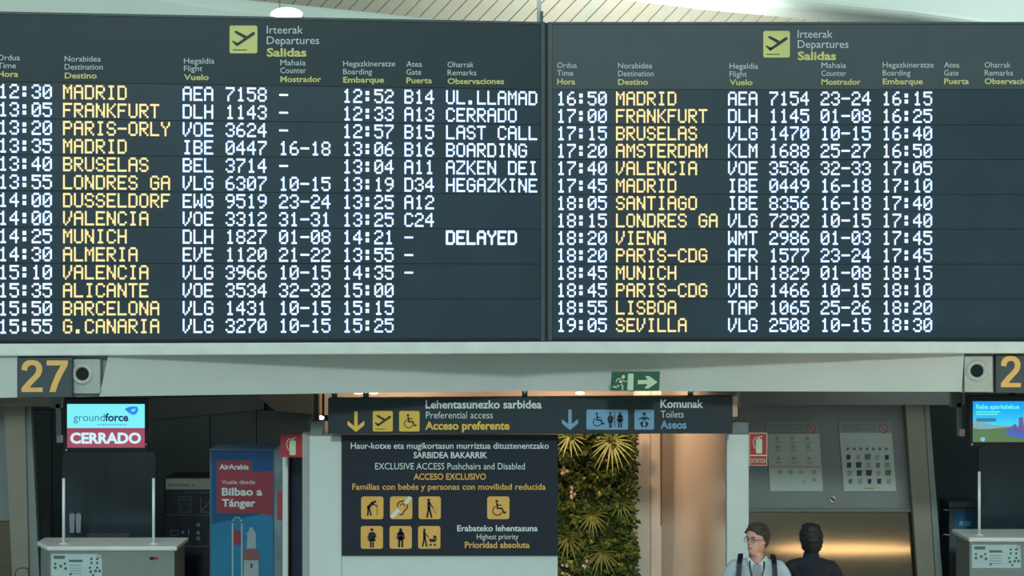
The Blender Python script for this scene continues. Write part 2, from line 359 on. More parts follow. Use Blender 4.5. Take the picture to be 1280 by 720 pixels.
def board(label, fr, xl, xr, cols, rows, heads, title, mh, wide_first=False):
    uL = fr.uv(xl, 200)[0]; uR = fr.uv(xr, 200)[0]
    zt = H-(27.5-360)/F*14; zb = H-(425.5-360)/F*14; zh = H-(111.5-360)/F*14
    b = thing('departures_board', label, 'departures board', fr.at((uL+uR)/2, zb))
    def bx(u0, z0, u1, z1, w0, w1):
        return MB().prism([fr.at(u0, z0, w1), fr.at(u1, z0, w1), fr.at(u1, z1, w1), fr.at(u0, z1, w1)], [fr.at(u0, z0, w0), fr.at(u1, z0, w0), fr.at(u1, z1, w0), fr.at(u0, z1, w0)])
    bx(uL-(.0265 if xl > 600 else 0), zb, uR, zt-.004, -.35, -.014).build('housing', M_gap, b)
    e = .035
    bx(uL, zb, uL+e, zt, -.012, .006).build('side_frame', M_boardframe, b)
    bx(uR-e, zb, uR, zt, -.012, .006).build('side_frame', M_boardframe, b)
    bx(uL+e, zb, uR-e, zb+.018, -.012, .006).build('bottom_rail', M_gap, b)
    bx(uL+e+.003, zt-.02, uR-e-.003, zt, -.012, .006).build('top_rail', M_boardframe, b)
    hp = bx(uL+e+.003, zh, uR-e-.003, zt-.022, -.012, 0).build('header_panel', mh, b)
    for i in range(7):       # display modules, two rows each
        z1 = zh-.004 if i == 0 else ZR[2*i]+ROW/2-.002
        z0 = ZR[2*i+1]-ROW/2+.002 if i < 6 else zb+.02
        bx(uL+e+.003, z0, uR-e-.003, z1, -.012, -.0005 if i % 2 else .0005).build('display_module', M_boardpanel, b)
    for i, row in enumerate(rows):
        wht = MB(); amb = MB()
        for j, s in enumerate(row):
            if not s: continue
            led(amb if j == 1 else wht, fr, s, fr.uv(cols[j], 250)[0], ZR[i], 1.22 if s == 'DELAYED' else 1.0)
        wht.build('lit_row', M_skyled, b); amb.build('lit_destination', M_amber, b, label='amber dot lettering naming the destination')
    w1 = MB(); y1 = MB()
    for (x, base, lines) in heads:
        for k, (s, x1) in enumerate(lines):
            bb = base[k]
            (y1 if k == 2 else w1).text(fr, s, x, bb, 6.9, x1, .022 if k == 2 else 0)
    px, py, sz, lx, lb, wd = title
    w1.text(fr, 'Irteerak', lx, lb[0], 9.6, lx+wd[0]); w1.text(fr, 'Departures', lx, lb[1], 9.6, lx+wd[1])
    y1.text(fr, 'Salidas', lx, lb[2], 9.8, lx+wd[2], .03)
    w1.build('header_lettering', M_txtgrey, b, label='thin white printed column headings'); y1.build('spanish_lettering', M_txtyellow, b, label='pale yellow printed column headings')
    pl = MB().pr(fr, px, py, px+sz, py+sz, .004, .004, 2.4).build('pictogram_plate', M_plateyellow, b, label='yellow plate with a departing aeroplane')
    pict(MB(), fr, px, py, px+sz, py+sz, PLANE).build('pictogram', M_boardhead_l, b, pl)
    return b
frR = Frame((0, 14, 0)); X0 = P(683, 200, 14)
pL = Vector(((0-640)/F*13.47, 13.47, 0)); frL = Frame((X0.x, 14, 0), (Vector((X0.x, 14, 0))-pL))
LR = [l.split('|') for l in '''12:30|MADRID|AEA 7158|-|12:52|B14|UL.LLAMAD
13:05|FRANKFURT|DLH 1143|-|12:33|A13|CERRADO
13:20|PARIS-ORLY|VOE 3624|-|12:57|B15|LAST CALL
13:35|MADRID|IBE 0447|16-18|13:06|B16|BOARDING
13:40|BRUSELAS|BEL 3714|-|13:04|A11|AZKEN DEI
13:55|LONDRES GA|VLG 6307|10-15|13:19|D34|HEGAZKINE
14:00|DUSSELDORF|EWG 9519|23-24|13:25|A12|
14:00|VALENCIA|VOE 3312|31-31|13:25|C24|
14:25|MUNICH|DLH 1827|01-08|14:21|-|DELAYED
14:30|ALMERIA|EVE 1120|21-22|13:55|-|
15:10|VALENCIA|VLG 3966|10-15|14:35|-|
15:35|ALICANTE|VOE 3534|32-32|15:00||
15:50|BARCELONA|VLG 1431|10-15|15:15||
15:55|G.CANARIA|VLG 3270|10-15|15:25||'''.split('\n')]
RR = [l.split('|') for l in '''16:50|MADRID|AEA 7154|23-24|16:15
17:00|FRANKFURT|DLH 1145|01-08|16:25
17:15|BRUSELAS|VLG 1470|10-15|16:40
17:20|AMSTERDAM|KLM 1688|25-27|16:50
17:40|VALENCIA|VOE 3536|32-33|17:05
17:45|MADRID|IBE 0449|16-18|17:10
18:05|SANTIAGO|IBE 8356|16-18|17:40
18:15|LONDRES GA|VLG 7292|10-15|17:40
18:20|VIENA|WMT 2986|01-03|17:45
18:20|PARIS-CDG|AFR 1577|23-24|17:45
18:45|MUNICH|DLH 1829|01-08|18:15
18:45|PARIS-CDG|VLG 1466|10-15|18:10
18:55|LISBOA|TAP 1065|25-26|18:20
19:05|SEVILLA|VLG 2508|10-15|18:30'''.split('\n')]
HL = [(-3, (75.5, 85.3, 96), (('Ordua', 25), ('Time', 20), ('Hora', 23))), (81, (77, 87, 98), (('Norabidea', 126), ('Destination', 128.5), ('Destino', 121))),
      (230, (79.5, 89, 100), (('Hegaldia', 268), ('Flight', 253), ('Vuelo', 261))), (350.5, (81.7, 91.5, 102.5), (('Mahaia', 382), ('Counter', 382.5), ('Mostrador', 401.5))),
      (429, (83, 93, 103.2), (('Hegazkineratze', 494), ('Boarding', 465), ('Embarque', 480))), (508, (83.5, 93.5, 104), (('Atea', 527.5), ('Gate', 526.5), ('Puerta', 540))),
      (559.5, (84.2, 94.3, 105), (('Oharrak', 592), ('Remarks', 595.5), ('Observaciones', 630)))]
HR = [(696.5, (85, 94.7, 105.5), (('Ordua', 721), ('Time', 716.5), ('Hora', 719))), (772.5, (85.5, 95.3, 106), (('Norabidea', 815), ('Destination', 817), ('Destino', 810))),
      (912, (86, 96, 106.3), (('Hegaldia', 947.5), ('Flight', 933.5), ('Vuelo', 940.5))), (1026.7, (85, 95, 105.8), (('Mahaia', 1057.5), ('Counter', 1057.5), ('Mostrador', 1076))),
      (1103.3, (84.5, 94.5, 105.3), (('Hegazkineratze', 1167), ('Boarding', 1138), ('Embarque', 1153.5))), (1180, (84.5, 94.5, 105), (('Atea', 1199), ('Gate', 1198), ('Puerta', 1211))),
      (1230.7, (84.5, 94.5, 105), (('Oharrak', 1263), ('Remarks', 1266), ('Observaciones', 1300)))]
board('charcoal departures board on the left, listing flights from 12:30 to 15:55', frL, -34, 681, (-1.5, 79, 228.5, 349, 428.5, 505.5, 557.5), LR, HL, (287, 32, 34.7, 333.5, (42, 55.2, 70.5), (45, 65.5, 49.5)), M_boardhead_l)
board('charcoal departures board on the right, listing flights from 16:50 to 19:05', frR, 685, 1400, (696, 770, 910, 1025.7, 1102.5, 1180, 1231), RR, HR, (954, 38.7, 33.3, 997, (47.3, 60, 74.8), (43.5, 63.5, 48)), M_boardhead_r)

# ---------------------------------------------------------------- beam with its ledge
beam = thing('concourse_beam', 'long white beam with a projecting ledge under the two departures boards', 'beam', (0, 14, 2.78))
def bY(px):   # depth of the board line at a pixel column
    return 14.0 if px >= 683 else 14-(683-px)/683*.53*1.0
zl0, zl1 = H-(442-360)/F*13.9, H-(427-360)/F*13.96
def xat(px, Y): return (px-640)/F*Y
led_pts = [(xat(-40, 13.34), 13.34), (xat(683, 13.9), 13.9), (xat(1420, 13.9), 13.9), (xat(1420, 15.2), 15.2), (xat(-40, 15.2), 15.2)]
MB().plan(led_pts, zl0, zl1).build('ledge', M_lip, beam, bevel=.012, label='pale bright ledge the boards stand on')
ztop = zl0+.02
def face(name, a, b, top_a=None, m=M_beam, back=.25):
    # a, b = (px, py_bottom, Y): a vertical panel between two columns; top edge may sit at another pixel column
    A = P(*a); B = P(*b)
    At = Vector((A.x if top_a is None else xat(top_a[0], a[2]), A.y, ztop)); Bt = Vector((B.x if top_a is None else xat(top_a[1], b[2]), B.y, ztop))
    d = Vector((0, back, 0))
    return MB().prism([A, B, Bt, At], [A+d, B+d, Bt+d, At+d]).build(name, m, beam)
face('fascia_panel', (124, 495.6, 13.53), (650, 488.6, 14.5), (136, 650))
face('fascia_panel', (650, 488.6, 14.5), (1202, 489.7, 13.98), (650, 1205.5))
face('fascia_panel', (-40, 498, 13.40), (21.5, 496.8, 13.44))
face('joint_panel', (21.5, 497, 13.52), (137, 495.5, 13.6), m=mat('housing_recess', (150, 156, 152), .5))
face('joint_panel', (1201, 490.5, 14.06), (1330, 491.5, 14.06), m=MC['housing_recess'])
face('fascia_panel', (1330, 492, 13.98), (1420, 492, 13.98))
MB().plan([(xat(-40, 13.7), 13.7), (xat(650, 14.8), 14.8), (xat(1420, 14.3), 14.3), (xat(1420, 15), 15.0), (xat(-40, 15), 15.0)], 2.82, zl0+.01).build('core', M_beam, beam)
# round-eyed housings and desk number signs
def eye(x0, y0, x1, y1, cx, cy, Y, label):
    fr = FY(Y); h = thing('camera_housing', label, 'camera', P((x0+x1)/2, y1, Y))
    MB().pr(fr, x0, y0, x1, y1, 0, .08, 2).build('housing', mat('housing_grey', (180, 187, 182), .5), h, bevel=.005)
    g = MB(); 
    for k in range(28):
        a, b = 2*math.pi*k/28, 2*math.pi*(k+1)/28
        for (r0, w0, r1, w1) in ((14, 0, 12, .02), (12, .02, 9.3, .024), (9.3, .024, 8, .0)):
            q = []
            for (ang, r_, w_) in ((a, r0, w0), (b, r0, w0), (b, r1, w1), (a, r1, w1)):
                u, v = fr.uv(cx+r_*math.cos(ang), cy+r_*math.sin(ang)); q.append(fr.at(u, v, w_))
            g.add(q, [[0, 1, 2, 3]])
    g.build('ring', mat('ring_grey', (192, 197, 192), .35), h, smooth=True)
    MB().pc(fr, cx, cy, 8, .003, .01, 28).build('opening', M_black, h)
eye(91.5, 449, 125, 492, 103, 467.5, 13.5, 'pale round-eyed camera housing beside desk sign 27')
eye(1205.5, 445, 1241, 490, 1221, 463.5, 14.0, 'pale round-eyed camera housing at the right end of the beam')
def numsign(txts, x0, y0, x1, y1, Y, label):
    fr = FY(Y); s = thing('number_sign', label, 'sign', P((x0+x1)/2, y1, Y))
    MB().pr(fr, x0, y0, x1, y1, 0, .06).build('plate', M_signnum, s, bevel=.004)
    for (t, tx0, tx1, b, c) in txts:
        if t == '2': g = [(0, .30), (0.02, .17), (.12, .06), (.28, .0), (.5, -.015), (.74, .01), (.9, .09), (.985, .22), (.97, .37), (.88, .5), (.62, .68), (.38, .86), (1, .86), (1, 1), (0, 1), (0, .87), (.30, .64), (.58, .46), (.68, .36), (.70, .25), (.64, .17), (.5, .14), (.36, .17), (.28, .25), (.27, .33)]
        elif t == '7': g = [(0, 0), (1, 0), (1, .14), (.72, .48), (.52, .78), (.42, 1), (.12, 1), (.24, .74), (.44, .42), (.66, .16), (0, .16)]
        else: g = None
        if g: MB().pp(fr, [(tx0+x_*(tx1-tx0), b-c+y_*c) for x_, y_ in g], .003).build('digit', M_digit, s)
        else: MB().text(fr, t, tx0, b, c, tx1, .045, .003).build('digit', M_digit, s)
numsign([('2', 27, 53.5, 490, 39.5), ('7', 58.5, 85, 490, 39.5)], 22, 447, 90, 496.5, 13.44, 'grey desk number sign reading 27 in gold')
numsign([('2', 1251, 1276, 484, 38.5), ('8', 1281.5, 1307, 484, 38.5)], 1245, 443.5, 1313, 491, 13.98, 'grey desk number sign with a gold 2 at the right edge')
# exit sign
Ye = 14.02; fr = FY(Ye)
ex = thing('exit_sign', 'green running man emergency exit sign with a right arrow', 'sign', P(795, 488, Ye))
MB().pp(fr, [(764.8, 464.5), (825, 464.5), (824, 488), (763.5, 488)], 0, .03).build('plate', M_green, ex)
for x_ in (768, 820): MB().tube([P(x_, 470, Ye+.03), P(x_, 468, 14.45)], .006).build('fixing', M_metal, ex)
MB().pp(fr, [(785, 467), (792, 467), (791.5, 487.6), (784, 487.6)], .003).build('door_symbol', M_glow, ex)
g = MB(); g.pc(fr, 779.2, 470.8, 2.1, .003); g.pl(fr, [(777.5, 474), (774.5, 480)], 3.6, .003); g.pl(fr, [(774.5, 480), (778.5, 482), (778, 487)], 2, .003)
g.pl(fr, [(774, 480), (771.5, 484), (766.5, 483.5)], 2, .003); g.pl(fr, [(778, 474), (781, 477), (783.5, 476.5)], 1.5, .003); g.pl(fr, [(776, 473.5), (772, 473.5), (770, 477)], 1.5, .003)
g.build('running_figure', M_glow, ex)
MB().pp(fr, [(797.5, 475), (809.5, 475), (806.5, 470), (811.5, 470), (822, 477.7), (810.5, 485.5), (805.5, 485.5), (809.5, 480.2), (797, 480.2)], .003).build('arrow', M_glow, ex)

# ---------------------------------------------------------------- overhead wayfinding sign
Ys = 14.65; fr = FY(Ys)
sg = thing('overhead_sign', 'long charcoal overhead sign for preferential access and toilets', 'sign', P(663, 542, Ys))
MB().pp(fr, [(410, 498), (915.5, 495), (915.5, 542), (410, 542.5)], 0, .16).build('sign_body', M_signdark, sg, bevel=.004)
MB().pr(FY(Ys+.02), 915.8, 495, 922, 521, 0, .1).build('end_bracket', mat('bracket_tan', (190, 165, 145), .4), sg)  # warm light falling on the bracket is put into its colour
for x in (418, 457.5, 656, 863): MB().tube([P(x, 498, Ys+.08), P(x, 478, Ys+.08)], .026, 12).build('hanger', M_metal if x > 440 else M_ink, sg, smooth=True)
a = MB(); a.text(fr, 'Lehentasunezko sarbidea', 532, 510.3, 9.8, 677, .022); a.text(fr, 'Komunak', 825.5, 509.5, 9.8, 879, .022)
a.text(fr, 'Preferential access', 532.5, 523, 8.6, 616, -.004); a.text(fr, 'Toilets', 826, 522, 8.6, 854.5, -.004)
a.build('white_lettering', M_txtwhite, sg)
a = MB(); a.text(fr, 'Acceso preferente', 531.5, 536.7, 9.6, 637, .03); arrow_down(a, fr, 434.5, 514, 455.5, 540); a.build('gold_lettering', M_plategold2, sg, label='gold lettering and down arrow')
a = MB(); a.text(fr, 'Aseos', 825.5, 535.5, 9.4, 858, .03); arrow_down(a, fr, 702.5, 512, 722.5, 537.5); a.build('blue_lettering', M_blue, sg, label='blue lettering and down arrow')
for (x0, x1, pic, m) in ((466, 491, PLANE, M_plategold2), (499, 524.5, WHEEL, M_plategold2), (793, 817.5, BABY, M_blue)):
    y0, y1 = (513.7, 539.3) if m is M_plategold2 else (512, 537)
    p_ = MB().pr(fr, x0, y0, x1, y1, .004, .004, 2).build('pictogram_plate', m, sg); pict(MB(), fr, x0, y0, x1, y1, pic, .007).build('pictogram', M_signdark, sg, p_)
p_ = MB().pr(fr, 733, 512, 785, 537, .004, .004, 2).build('pictogram_plate', M_blue, sg)
a = pict(MB(), fr, 736, 512, 759, 537, WHEEL, .007); pict(a, fr, 753, 513, 773, 536, WOMAN, .007); pict(a, fr, 764, 513, 786, 536, STAND, .007); a.pl(fr, [(768.3, 515), (768.3, 533)], 1, .007)
a.build('pictogram', M_signdark, sg, p_)

# ---------------------------------------------------------------- white partition with the information sign
Yp = 14.9; fp = FY(Yp)
def X(px, Y=Yp): return xat(px, Y)
pt = thing('partition', 'white partition pier and wall carrying the dark information sign', 'partition', (X(540), Yp+.2, 0))
ztp = H-(545-360)/F*Yp
MB().plan([(X(387), Yp), (X(427), Yp), (X(427), Yp+.45), (X(378, Yp+.3), Yp+.45), (X(378, Yp+.3), Yp+.3)], 0, ztp).build('pier', M_partition, pt, bevel=.006)
MB().plan([(X(427.4), Yp+.004), (X(697), Yp+.004), (X(697), Yp+.3), (X(427.4), Yp+.3)], 0, ztp).build('wall_panel', M_partition, pt)
MB().pr(FY(Yp+.1), 388, 527, 403, 545, 0, .2).build('cap_block', M_sidegrey, pt)
MB().pr(FY(Yp+.3), 392, 480, 398, 528, 0, .1).build('post', M_signdark, pt)
pt2 = thing('partition', 'white pier between the cream wall and the fire extinguisher sign', 'partition', (X(922), Yp+.2, 0))
MB().plan([(X(908.5), Yp), (X(936), Yp), (X(936), Yp+.09), (X(908.5), Yp+.09)], 0, H-(543-360)/F*Yp).build('pier', M_partition, pt2, bevel=.006)
MB().pr(FY(Yp+.05), 915.5, 528, 935.5, 541.8, 0, .2).build('cap_block', M_sidegrey, pt2)
fr = FY(Yp-.03)
inf = thing('information_sign', 'dark information sign on exclusive access with gold pictograms', 'sign', P(562, 695, Yp-.03))
MB().pr(fr, 427.5, 543.5, 697, 694.5, 0, .03).build('plate', M_infodark, inf)
a = MB(); a.text(fr, 'Haur-kotxe eta mugikortasun murriztua dituztenentzako', 438.5, 560.8, 7.4, 686, .012); a.text(fr, 'SARBIDEA BAKARRIK', 517, 572.5, 7.4, 609, .02)
a.text(fr, 'EXCLUSIVE ACCESS Pushchairs and Disabled', 469, 586.7, 8, 656, 0); a.text(fr, 'Erabateko lehentasuna', 571.5, 663.8, 7.2, 672, .02); a.text(fr, 'Highest priority', 596, 674, 6.6, 648, 0)
a.build('white_lettering', M_txtwhite, inf)
a = MB(); a.text(fr, 'ACCESO EXCLUSIVO', 517, 599.5, 7.6, 607.5, .02); a.text(fr, 'Familias con bebés y personas con movilidad reducida', 440.5, 612, 7.4, 682, .014); a.text(fr, 'Prioridad absoluta', 581, 684.7, 7.4, 662, .022)
a.build('gold_lettering', M_plategold, inf, label='gold lettering')
for (x0, y0, pic) in ((451.5, 620.5, ELDER), (487.6, 620.5, EAR), (523.3, 620.5, WALKM), (451, 657.5, WOMAN), (487, 657.5, STAND), (522.7, 657.5, PRAM), (609, 620.5, WHEEL)):
    p_ = MB().pr(fr, x0, y0, x0+27.8, y0+28.4, .004, .004, 3).build('pictogram_plate', M_plategold, inf)
    pict(MB(), fr, x0, y0, x0+27.8, y0+28.4, pic, .007).build('pictogram', M_infodark, inf, p_)
    if pic is EAR:
        for q_ in ([(489.5, 646.5), (498.5, 637)], [(506.5, 629), (513.5, 621.5)]):
            (ax, ay), (bx_, by) = q_; MB().pp(fr, [(ax-1.7, ay-1.7), (ax+1.7, ay+1.7), (bx_+1.7, by+1.7), (bx_-1.7, by-1.7)], .008).build('diagonal_bar', M_txtwhite, inf, p_)

# ---------------------------------------------------------------- passage behind: warm walls, living wall
Yw = 17.4
wl = thing('wall_passage', 'cream clad passage wall with a curved bay', None, (1.4, 17.5, 0), kind='structure')
zc = 3.3
def wpanel(name, x0, x1, Y, m=M_warmwall): return MB().box(xat(x0, Y), Y, 0, xat(x1, Y), Y+.06, zc).build(name, m, wl)
wpanel('wall_panel', 792, 812.6, Yw); wpanel('wall_panel', 813.4, 826.5, Yw)
cur = MB(); N = 24; pa = []
for k in range(N+1):
    t = k/N; x = xat(828, Yw)+t*(xat(925, Yw)-xat(828, Yw)); pa.append((x, Yw+.02+.5*(1-math.sin(math.pi/2*min(1, t*1.15)))))
cur.plan(pa+[(pa[-1][0], Yw+.9), (pa[0][0], Yw+.9)], 0, zc)
cur.build('curved_wall', M_warmwall, wl)
MB().prism([P(825, 530, Yw-.02), P(828.5, 530, Yw-.02), P(827, 657, Yw-.02), P(825.8, 657, Yw-.02)], [P(825, 530, Yw+.02), P(828.5, 530, Yw+.02), P(827, 657, Yw+.02), P(825.8, 657, Yw+.02)]).build('tapered_strip', mat('strip_brown', (96, 78, 66), .6), wl, label='long dark tapering strip')  # dark tapering strip along the right edge of the flat panel
tag(MB().box(xat(394, 18.4), 18.4, 0, xat(1000, 18.4), 18.5, zc).build('wall_passage_back', M_warmwall), kind='structure')
tag(MB().box(-9, 14.75, 3.14, 9, 19, 3.25).build('ceiling', M_header), kind='structure')
# small warm lamps seen in the gap above the sign
for (x, y, lab) in ((448, 491, 'small warm downlight left of the second hanger'), (467, 491, 'small warm downlight right of the second hanger'), (725, 491.5, 'small warm downlight below the exit sign')):
    d = thing('downlight', lab, 'lamp', P(x, y, 17.2))
    MB().tube([P(x, y-3, 17.2), Vector((P(x, y, 17.2).x, 17.2, 3.15))], .012, 8).build('stem', M_warmwall, d)
    MB().ell(P(x, y, 17.2), .05, .05, .018).build('lens', M_warmglow, d, smooth=True)
d = thing('spotlight', 'small glaring white spotlight beside the left end of the overhead sign', 'lamp', P(404, 522, 15.6))
MB().tube([P(404, 519, 15.6), Vector((P(404, 500, 15.6).x, 15.6, 3.15))], .012, 8).build('stem', M_signdark, d)
MB().ell(P(403, 522, 15.6), .035, .03, .022).build('lens', M_lampglow, d, smooth=True)
MB().tube([P(406, 526, 15.62), P(406, 519, 15.62)], .045, 12).build('housing', M_signdark, d)

# living wall: backing box, uncountable small leaves, countable rosettes and blossoms
lw = thing('living_wall', 'green living wall panel of dense foliage beside the cream wall', 'plant wall', (xat(745, 17), 17.1, 0))
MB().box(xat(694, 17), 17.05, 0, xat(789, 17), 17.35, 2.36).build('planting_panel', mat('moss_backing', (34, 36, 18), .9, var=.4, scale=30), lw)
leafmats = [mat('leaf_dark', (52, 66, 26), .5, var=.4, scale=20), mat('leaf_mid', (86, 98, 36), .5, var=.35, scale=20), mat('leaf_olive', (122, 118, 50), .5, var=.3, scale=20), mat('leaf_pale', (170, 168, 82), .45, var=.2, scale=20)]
def leaf(mb, c, d, up, L, W):
    d = d.normalized(); s = d.cross(up).normalized(); n = s.cross(d)
    mb.add([c, c+d*L*.45+s*W-n*W*.3, c+d*L-n*L*.15, c+d*L*.45-s*W-n*W*.3, c+d*L*.5+n*W*.4], [[0, 1, 4], [1, 2, 4], [2, 3, 4], [3, 0, 4]])
fm = [MB() for _ in leafmats]
for k in range(9000):
    px = random.uniform(692, 794); py = random.uniform(525, 790)
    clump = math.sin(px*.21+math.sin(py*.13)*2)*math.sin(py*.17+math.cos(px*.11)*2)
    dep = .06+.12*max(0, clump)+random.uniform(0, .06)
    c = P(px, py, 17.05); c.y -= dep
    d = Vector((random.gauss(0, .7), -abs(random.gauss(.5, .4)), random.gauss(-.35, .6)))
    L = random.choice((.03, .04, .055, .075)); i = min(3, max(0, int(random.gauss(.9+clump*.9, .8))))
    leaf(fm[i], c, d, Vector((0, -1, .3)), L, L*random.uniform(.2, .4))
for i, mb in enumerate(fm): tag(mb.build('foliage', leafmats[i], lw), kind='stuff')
M_yucca = mat('leaf_variegated', (176, 184, 112), .4, var=.3, scale=12)
def rosette(cx, cy, L, n, m, label, a0=0, a1=360, name='spider_plant'):
    r = thing(name, label, 'plant', P(cx, cy, 16.86), 'rosette plants on the living wall')
    c = P(cx, cy, 16.9)
    for k in range(n):
        a = R(a0+(a1-a0)*(k+.5)/n+random.uniform(-6, 6)); l = L*random.uniform(.8, 1.1); mb = MB(); pts = []
        for j in range(6):
            t = j/5; out = math.sin(t*1.4)*.12+.02
            pts.append(c+Vector((math.cos(a)*l*t, -out, math.sin(a)*l*t-.35*l*t*t)))
        sd = Vector((-math.sin(a), 0, math.cos(a)))
        wd = [.004, .008, .009, .008, .005, .001]
        vs = []
        for p_, w_ in zip(pts, wd): vs += [p_+sd*w_, p_+Vector((0, .004, 0)), p_-sd*w_]
        fs = []
        for j in range(5):
            b = j*3; fs += [[b, b+1, b+4, b+3], [b+1, b+2, b+5, b+4]]
        mb.add(vs, fs).build('leaf', m, r, smooth=True)
rosette(764, 551, .25, 22, M_yucca, 'large bright spider plant under the toilets sign, topmost on the living wall')
rosette(712, 546, .17, 14, M_yucca, 'small bright spider plant at the top left of the living wall')
rosette(740, 643, .19, 18, leafmats[2], 'olive rosette plant halfway down the living wall')
rosette(776, 628, .18, 14, leafmats[1], 'dim green rosette plant near the right edge of the living wall')
rosette(752, 690, .20, 18, leafmats[2], 'olive rosette plant near the bottom of the living wall')
rosette(710, 672, .20, 14, leafmats[2], 'olive rosette plant at the lower left of the living wall')
M_petal = mat('petal_pink', (240, 205, 185), .5)
for (fx, fy, n, lab) in ((704, 589, 9, 'pale pink blossom cluster at the upper left of the living wall'), (716, 619, 6, 'small pale pink blossom cluster below the upper one'), (733, 708, 9, 'pink blossom cluster at the foot of the living wall'), (708, 712, 5, 'small pink blossom cluster at the lower left of the living wall')):
    fw = thing('blossom', lab, 'flower', P(fx, fy, 16.85), 'blossom clusters on the living wall')
    for k in range(n):
        c = P(fx+random.gauss(0, 4), fy+random.gauss(0, 4.5), 16.82+random.uniform(0, .05)); mb = MB()
        for j in range(5):
            a = 2*math.pi*j/5; leaf(mb, c, Vector((math.cos(a), -.4, math.sin(a))), Vector((0, -1, 0)), .021, .008)
        mb.build('flower', M_petal, fw)

# ---------------------------------------------------------------- check-in bays: back walls, headers
tag(MB().box(-9, 18.4, 0, xat(394, 18.4), 18.5, 3.2).build('wall_left_bay', M_dkwall), kind='structure')
tag(MB().box(xat(1000, 18.4), 18.4, 0, 9, 18.5, 3.2).build('wall_right_bay', M_dkwall), kind='structure')
wb = thing('wall_bay_panelling', 'dark panelling of the left bay', None, (-3.5, 18.3, 0), kind='structure')
for (x0, x1) in ((24, 64.3), (65.3, 110), (111, 180), (181, 262), (263, 320), (321, 390)):
    MB().box(xat(x0, 18.3), 18.3, 0, xat(x1, 18.3), 18.38, 2.3).build('panel', M_dkwall, wb)
MB().pp(FY(18.25), [(186, 498), (330, 494), (330, 512), (186, 525)], 0, .05).build('bulkhead', mat('bulkhead_grey', (60, 66, 66), .5), wb)
MB().pp(FY(18.2), [(318, 493), (392, 492), (392, 518), (345, 514)], 0, .1).build('bulkhead', M_dkwall2, wb)
tag(MB().box(xat(-60, 16.6), 16.6, H-(508-360)/F*16.6, xat(78, 16.6), 16.8, 3.14).build('trim_1', mat('trim_brown', (92, 88, 80), .5)), kind='structure')
tag(MB().box(xat(924, 16.6), 16.6, H-(506-360)/F*16.6, xat(1205, 16.6), 16.8, 3.14).build('trim_2', M_header), kind='structure')
# leaning pillars
def pillar(tx0, tx1, ty, bx0, bx1, by, ex_t, ex_b, Y, label):
    p = thing('pillar', label, 'pillar', (xat((bx0+bx1)/2, Y), Y+.1, 0))
    def lean(xt, xb, z, Y_):   # interpolate in x between the top row and bottom row, out to height z
        zt_ = H-(ty-360)/F*Y_; zb_ = H-(by-360)/F*Y_
        t = (z-zb_)/(zt_-zb_); return xat(xb, Y_)+(xat(xt, Y_)-xat(xb, Y_))*t
    q = lambda xt, xb, z, Y_: Vector((lean(xt, xb, z, Y_), Y_, z))
    zt = 3.14
    MB().prism([q(tx0, bx0, 0, Y), q(tx1, bx1, 0, Y), q(tx1, bx1, zt, Y), q(tx0, bx0, zt, Y)], [v+Vector((0, .1, 0)) for v in (q(tx0, bx0, 0, Y), q(tx1, bx1, 0, Y), q(tx1, bx1, zt, Y), q(tx0, bx0, zt, Y))]).build('shaft', M_pillar, p, bevel=.006)
    MB().prism([q(tx1+.6, bx1+.6, 0, Y+.04), q(ex_t, ex_b, 0, Y+.04), q(ex_t, ex_b, zt, Y+.04), q(tx1+.6, bx1+.6, zt, Y+.04)], [v+Vector((0, .08, 0)) for v in (q(tx1+.6, bx1+.6, 0, Y+.04), q(ex_t, ex_b, 0, Y+.04), q(ex_t, ex_b, zt, Y+.04), q(tx1+.6, bx1+.6, zt, Y+.04))]).build('edge_strip', M_pillar_side, p, label='paler edge strip')
pillar(4, 31, 500, 15, 36, 720, 38, 49, 16.95, 'leaning beige pillar left of the closed check-in desk')
pillar(1131, 1154.5, 500, 1147, 1169, 720, 1161, 1178, 16.88, 'leaning beige pillar right of the two posted notices')
# steel corner left of the left pillar
sw = thing('wall_left', 'grey and steel cladding', None, (-5.3, 16.6, 0), kind='structure')
MB().pr(FY(17.1), -60, 505, 14, 651, 0, .05).build('panel', M_panelgrey, sw)
MB().box(xat(-60, 17.1), 17.1, 0, xat(26, 17.1), 17.15, H-(652-360)/F*17.1).build('steel_sheet', M_steel, sw)
# right: grey panel over brushed steel
Yg = 17.0; fg = FY(Yg)
cab = thing('baggage_hatch', 'grey panel above a brushed steel shutter behind the two people', 'wall panel', (xat(1040, Yg), Yg, 0))
MB().pp(fg, [(925, 500), (1133, 500), (1143, 637), (925, 637)], 0, .08).build('upper_panel', M_panelgrey, cab)
MB().pp(FY(Yg-.03), [(925, 635.5), (1143, 635.5), (1143.2, 640), (925, 640)], 0, .1).build('rail', M_header, cab)
zst = H-(640.5-360)/F*Yg
MB().prism([(xat(925, Yg), Yg, 0), (xat(1157, Yg), Yg, 0), (xat(1143, Yg), Yg, zst), (xat(925, Yg), Yg, zst)], [(xat(925, Yg), Yg+.06, 0), (xat(1157, Yg), Yg+.06, 0), (xat(1143, Yg), Yg+.06, zst), (xat(925, Yg), Yg+.06, zst)]).build('steel_shutter', M_steel, cab, label='brushed steel sheet')
fn = FY(Yg-.01)
st = thing('round_sticker', 'small round white sticker with a dark centre below the two notices', 'sticker', P(1041, 624, Yg-.01))
MB().pc(fn, 1041, 624, 5.2, 0, .005).build('rim', M_inkred, st); MB().pc(fn, 1041, 624, 4.2, .003).build('face', M_paper, st); MB().pl(fn, [(1039, 622.5), (1043, 625.5)], 2.6, .006).build('symbol', M_inkdark, st)
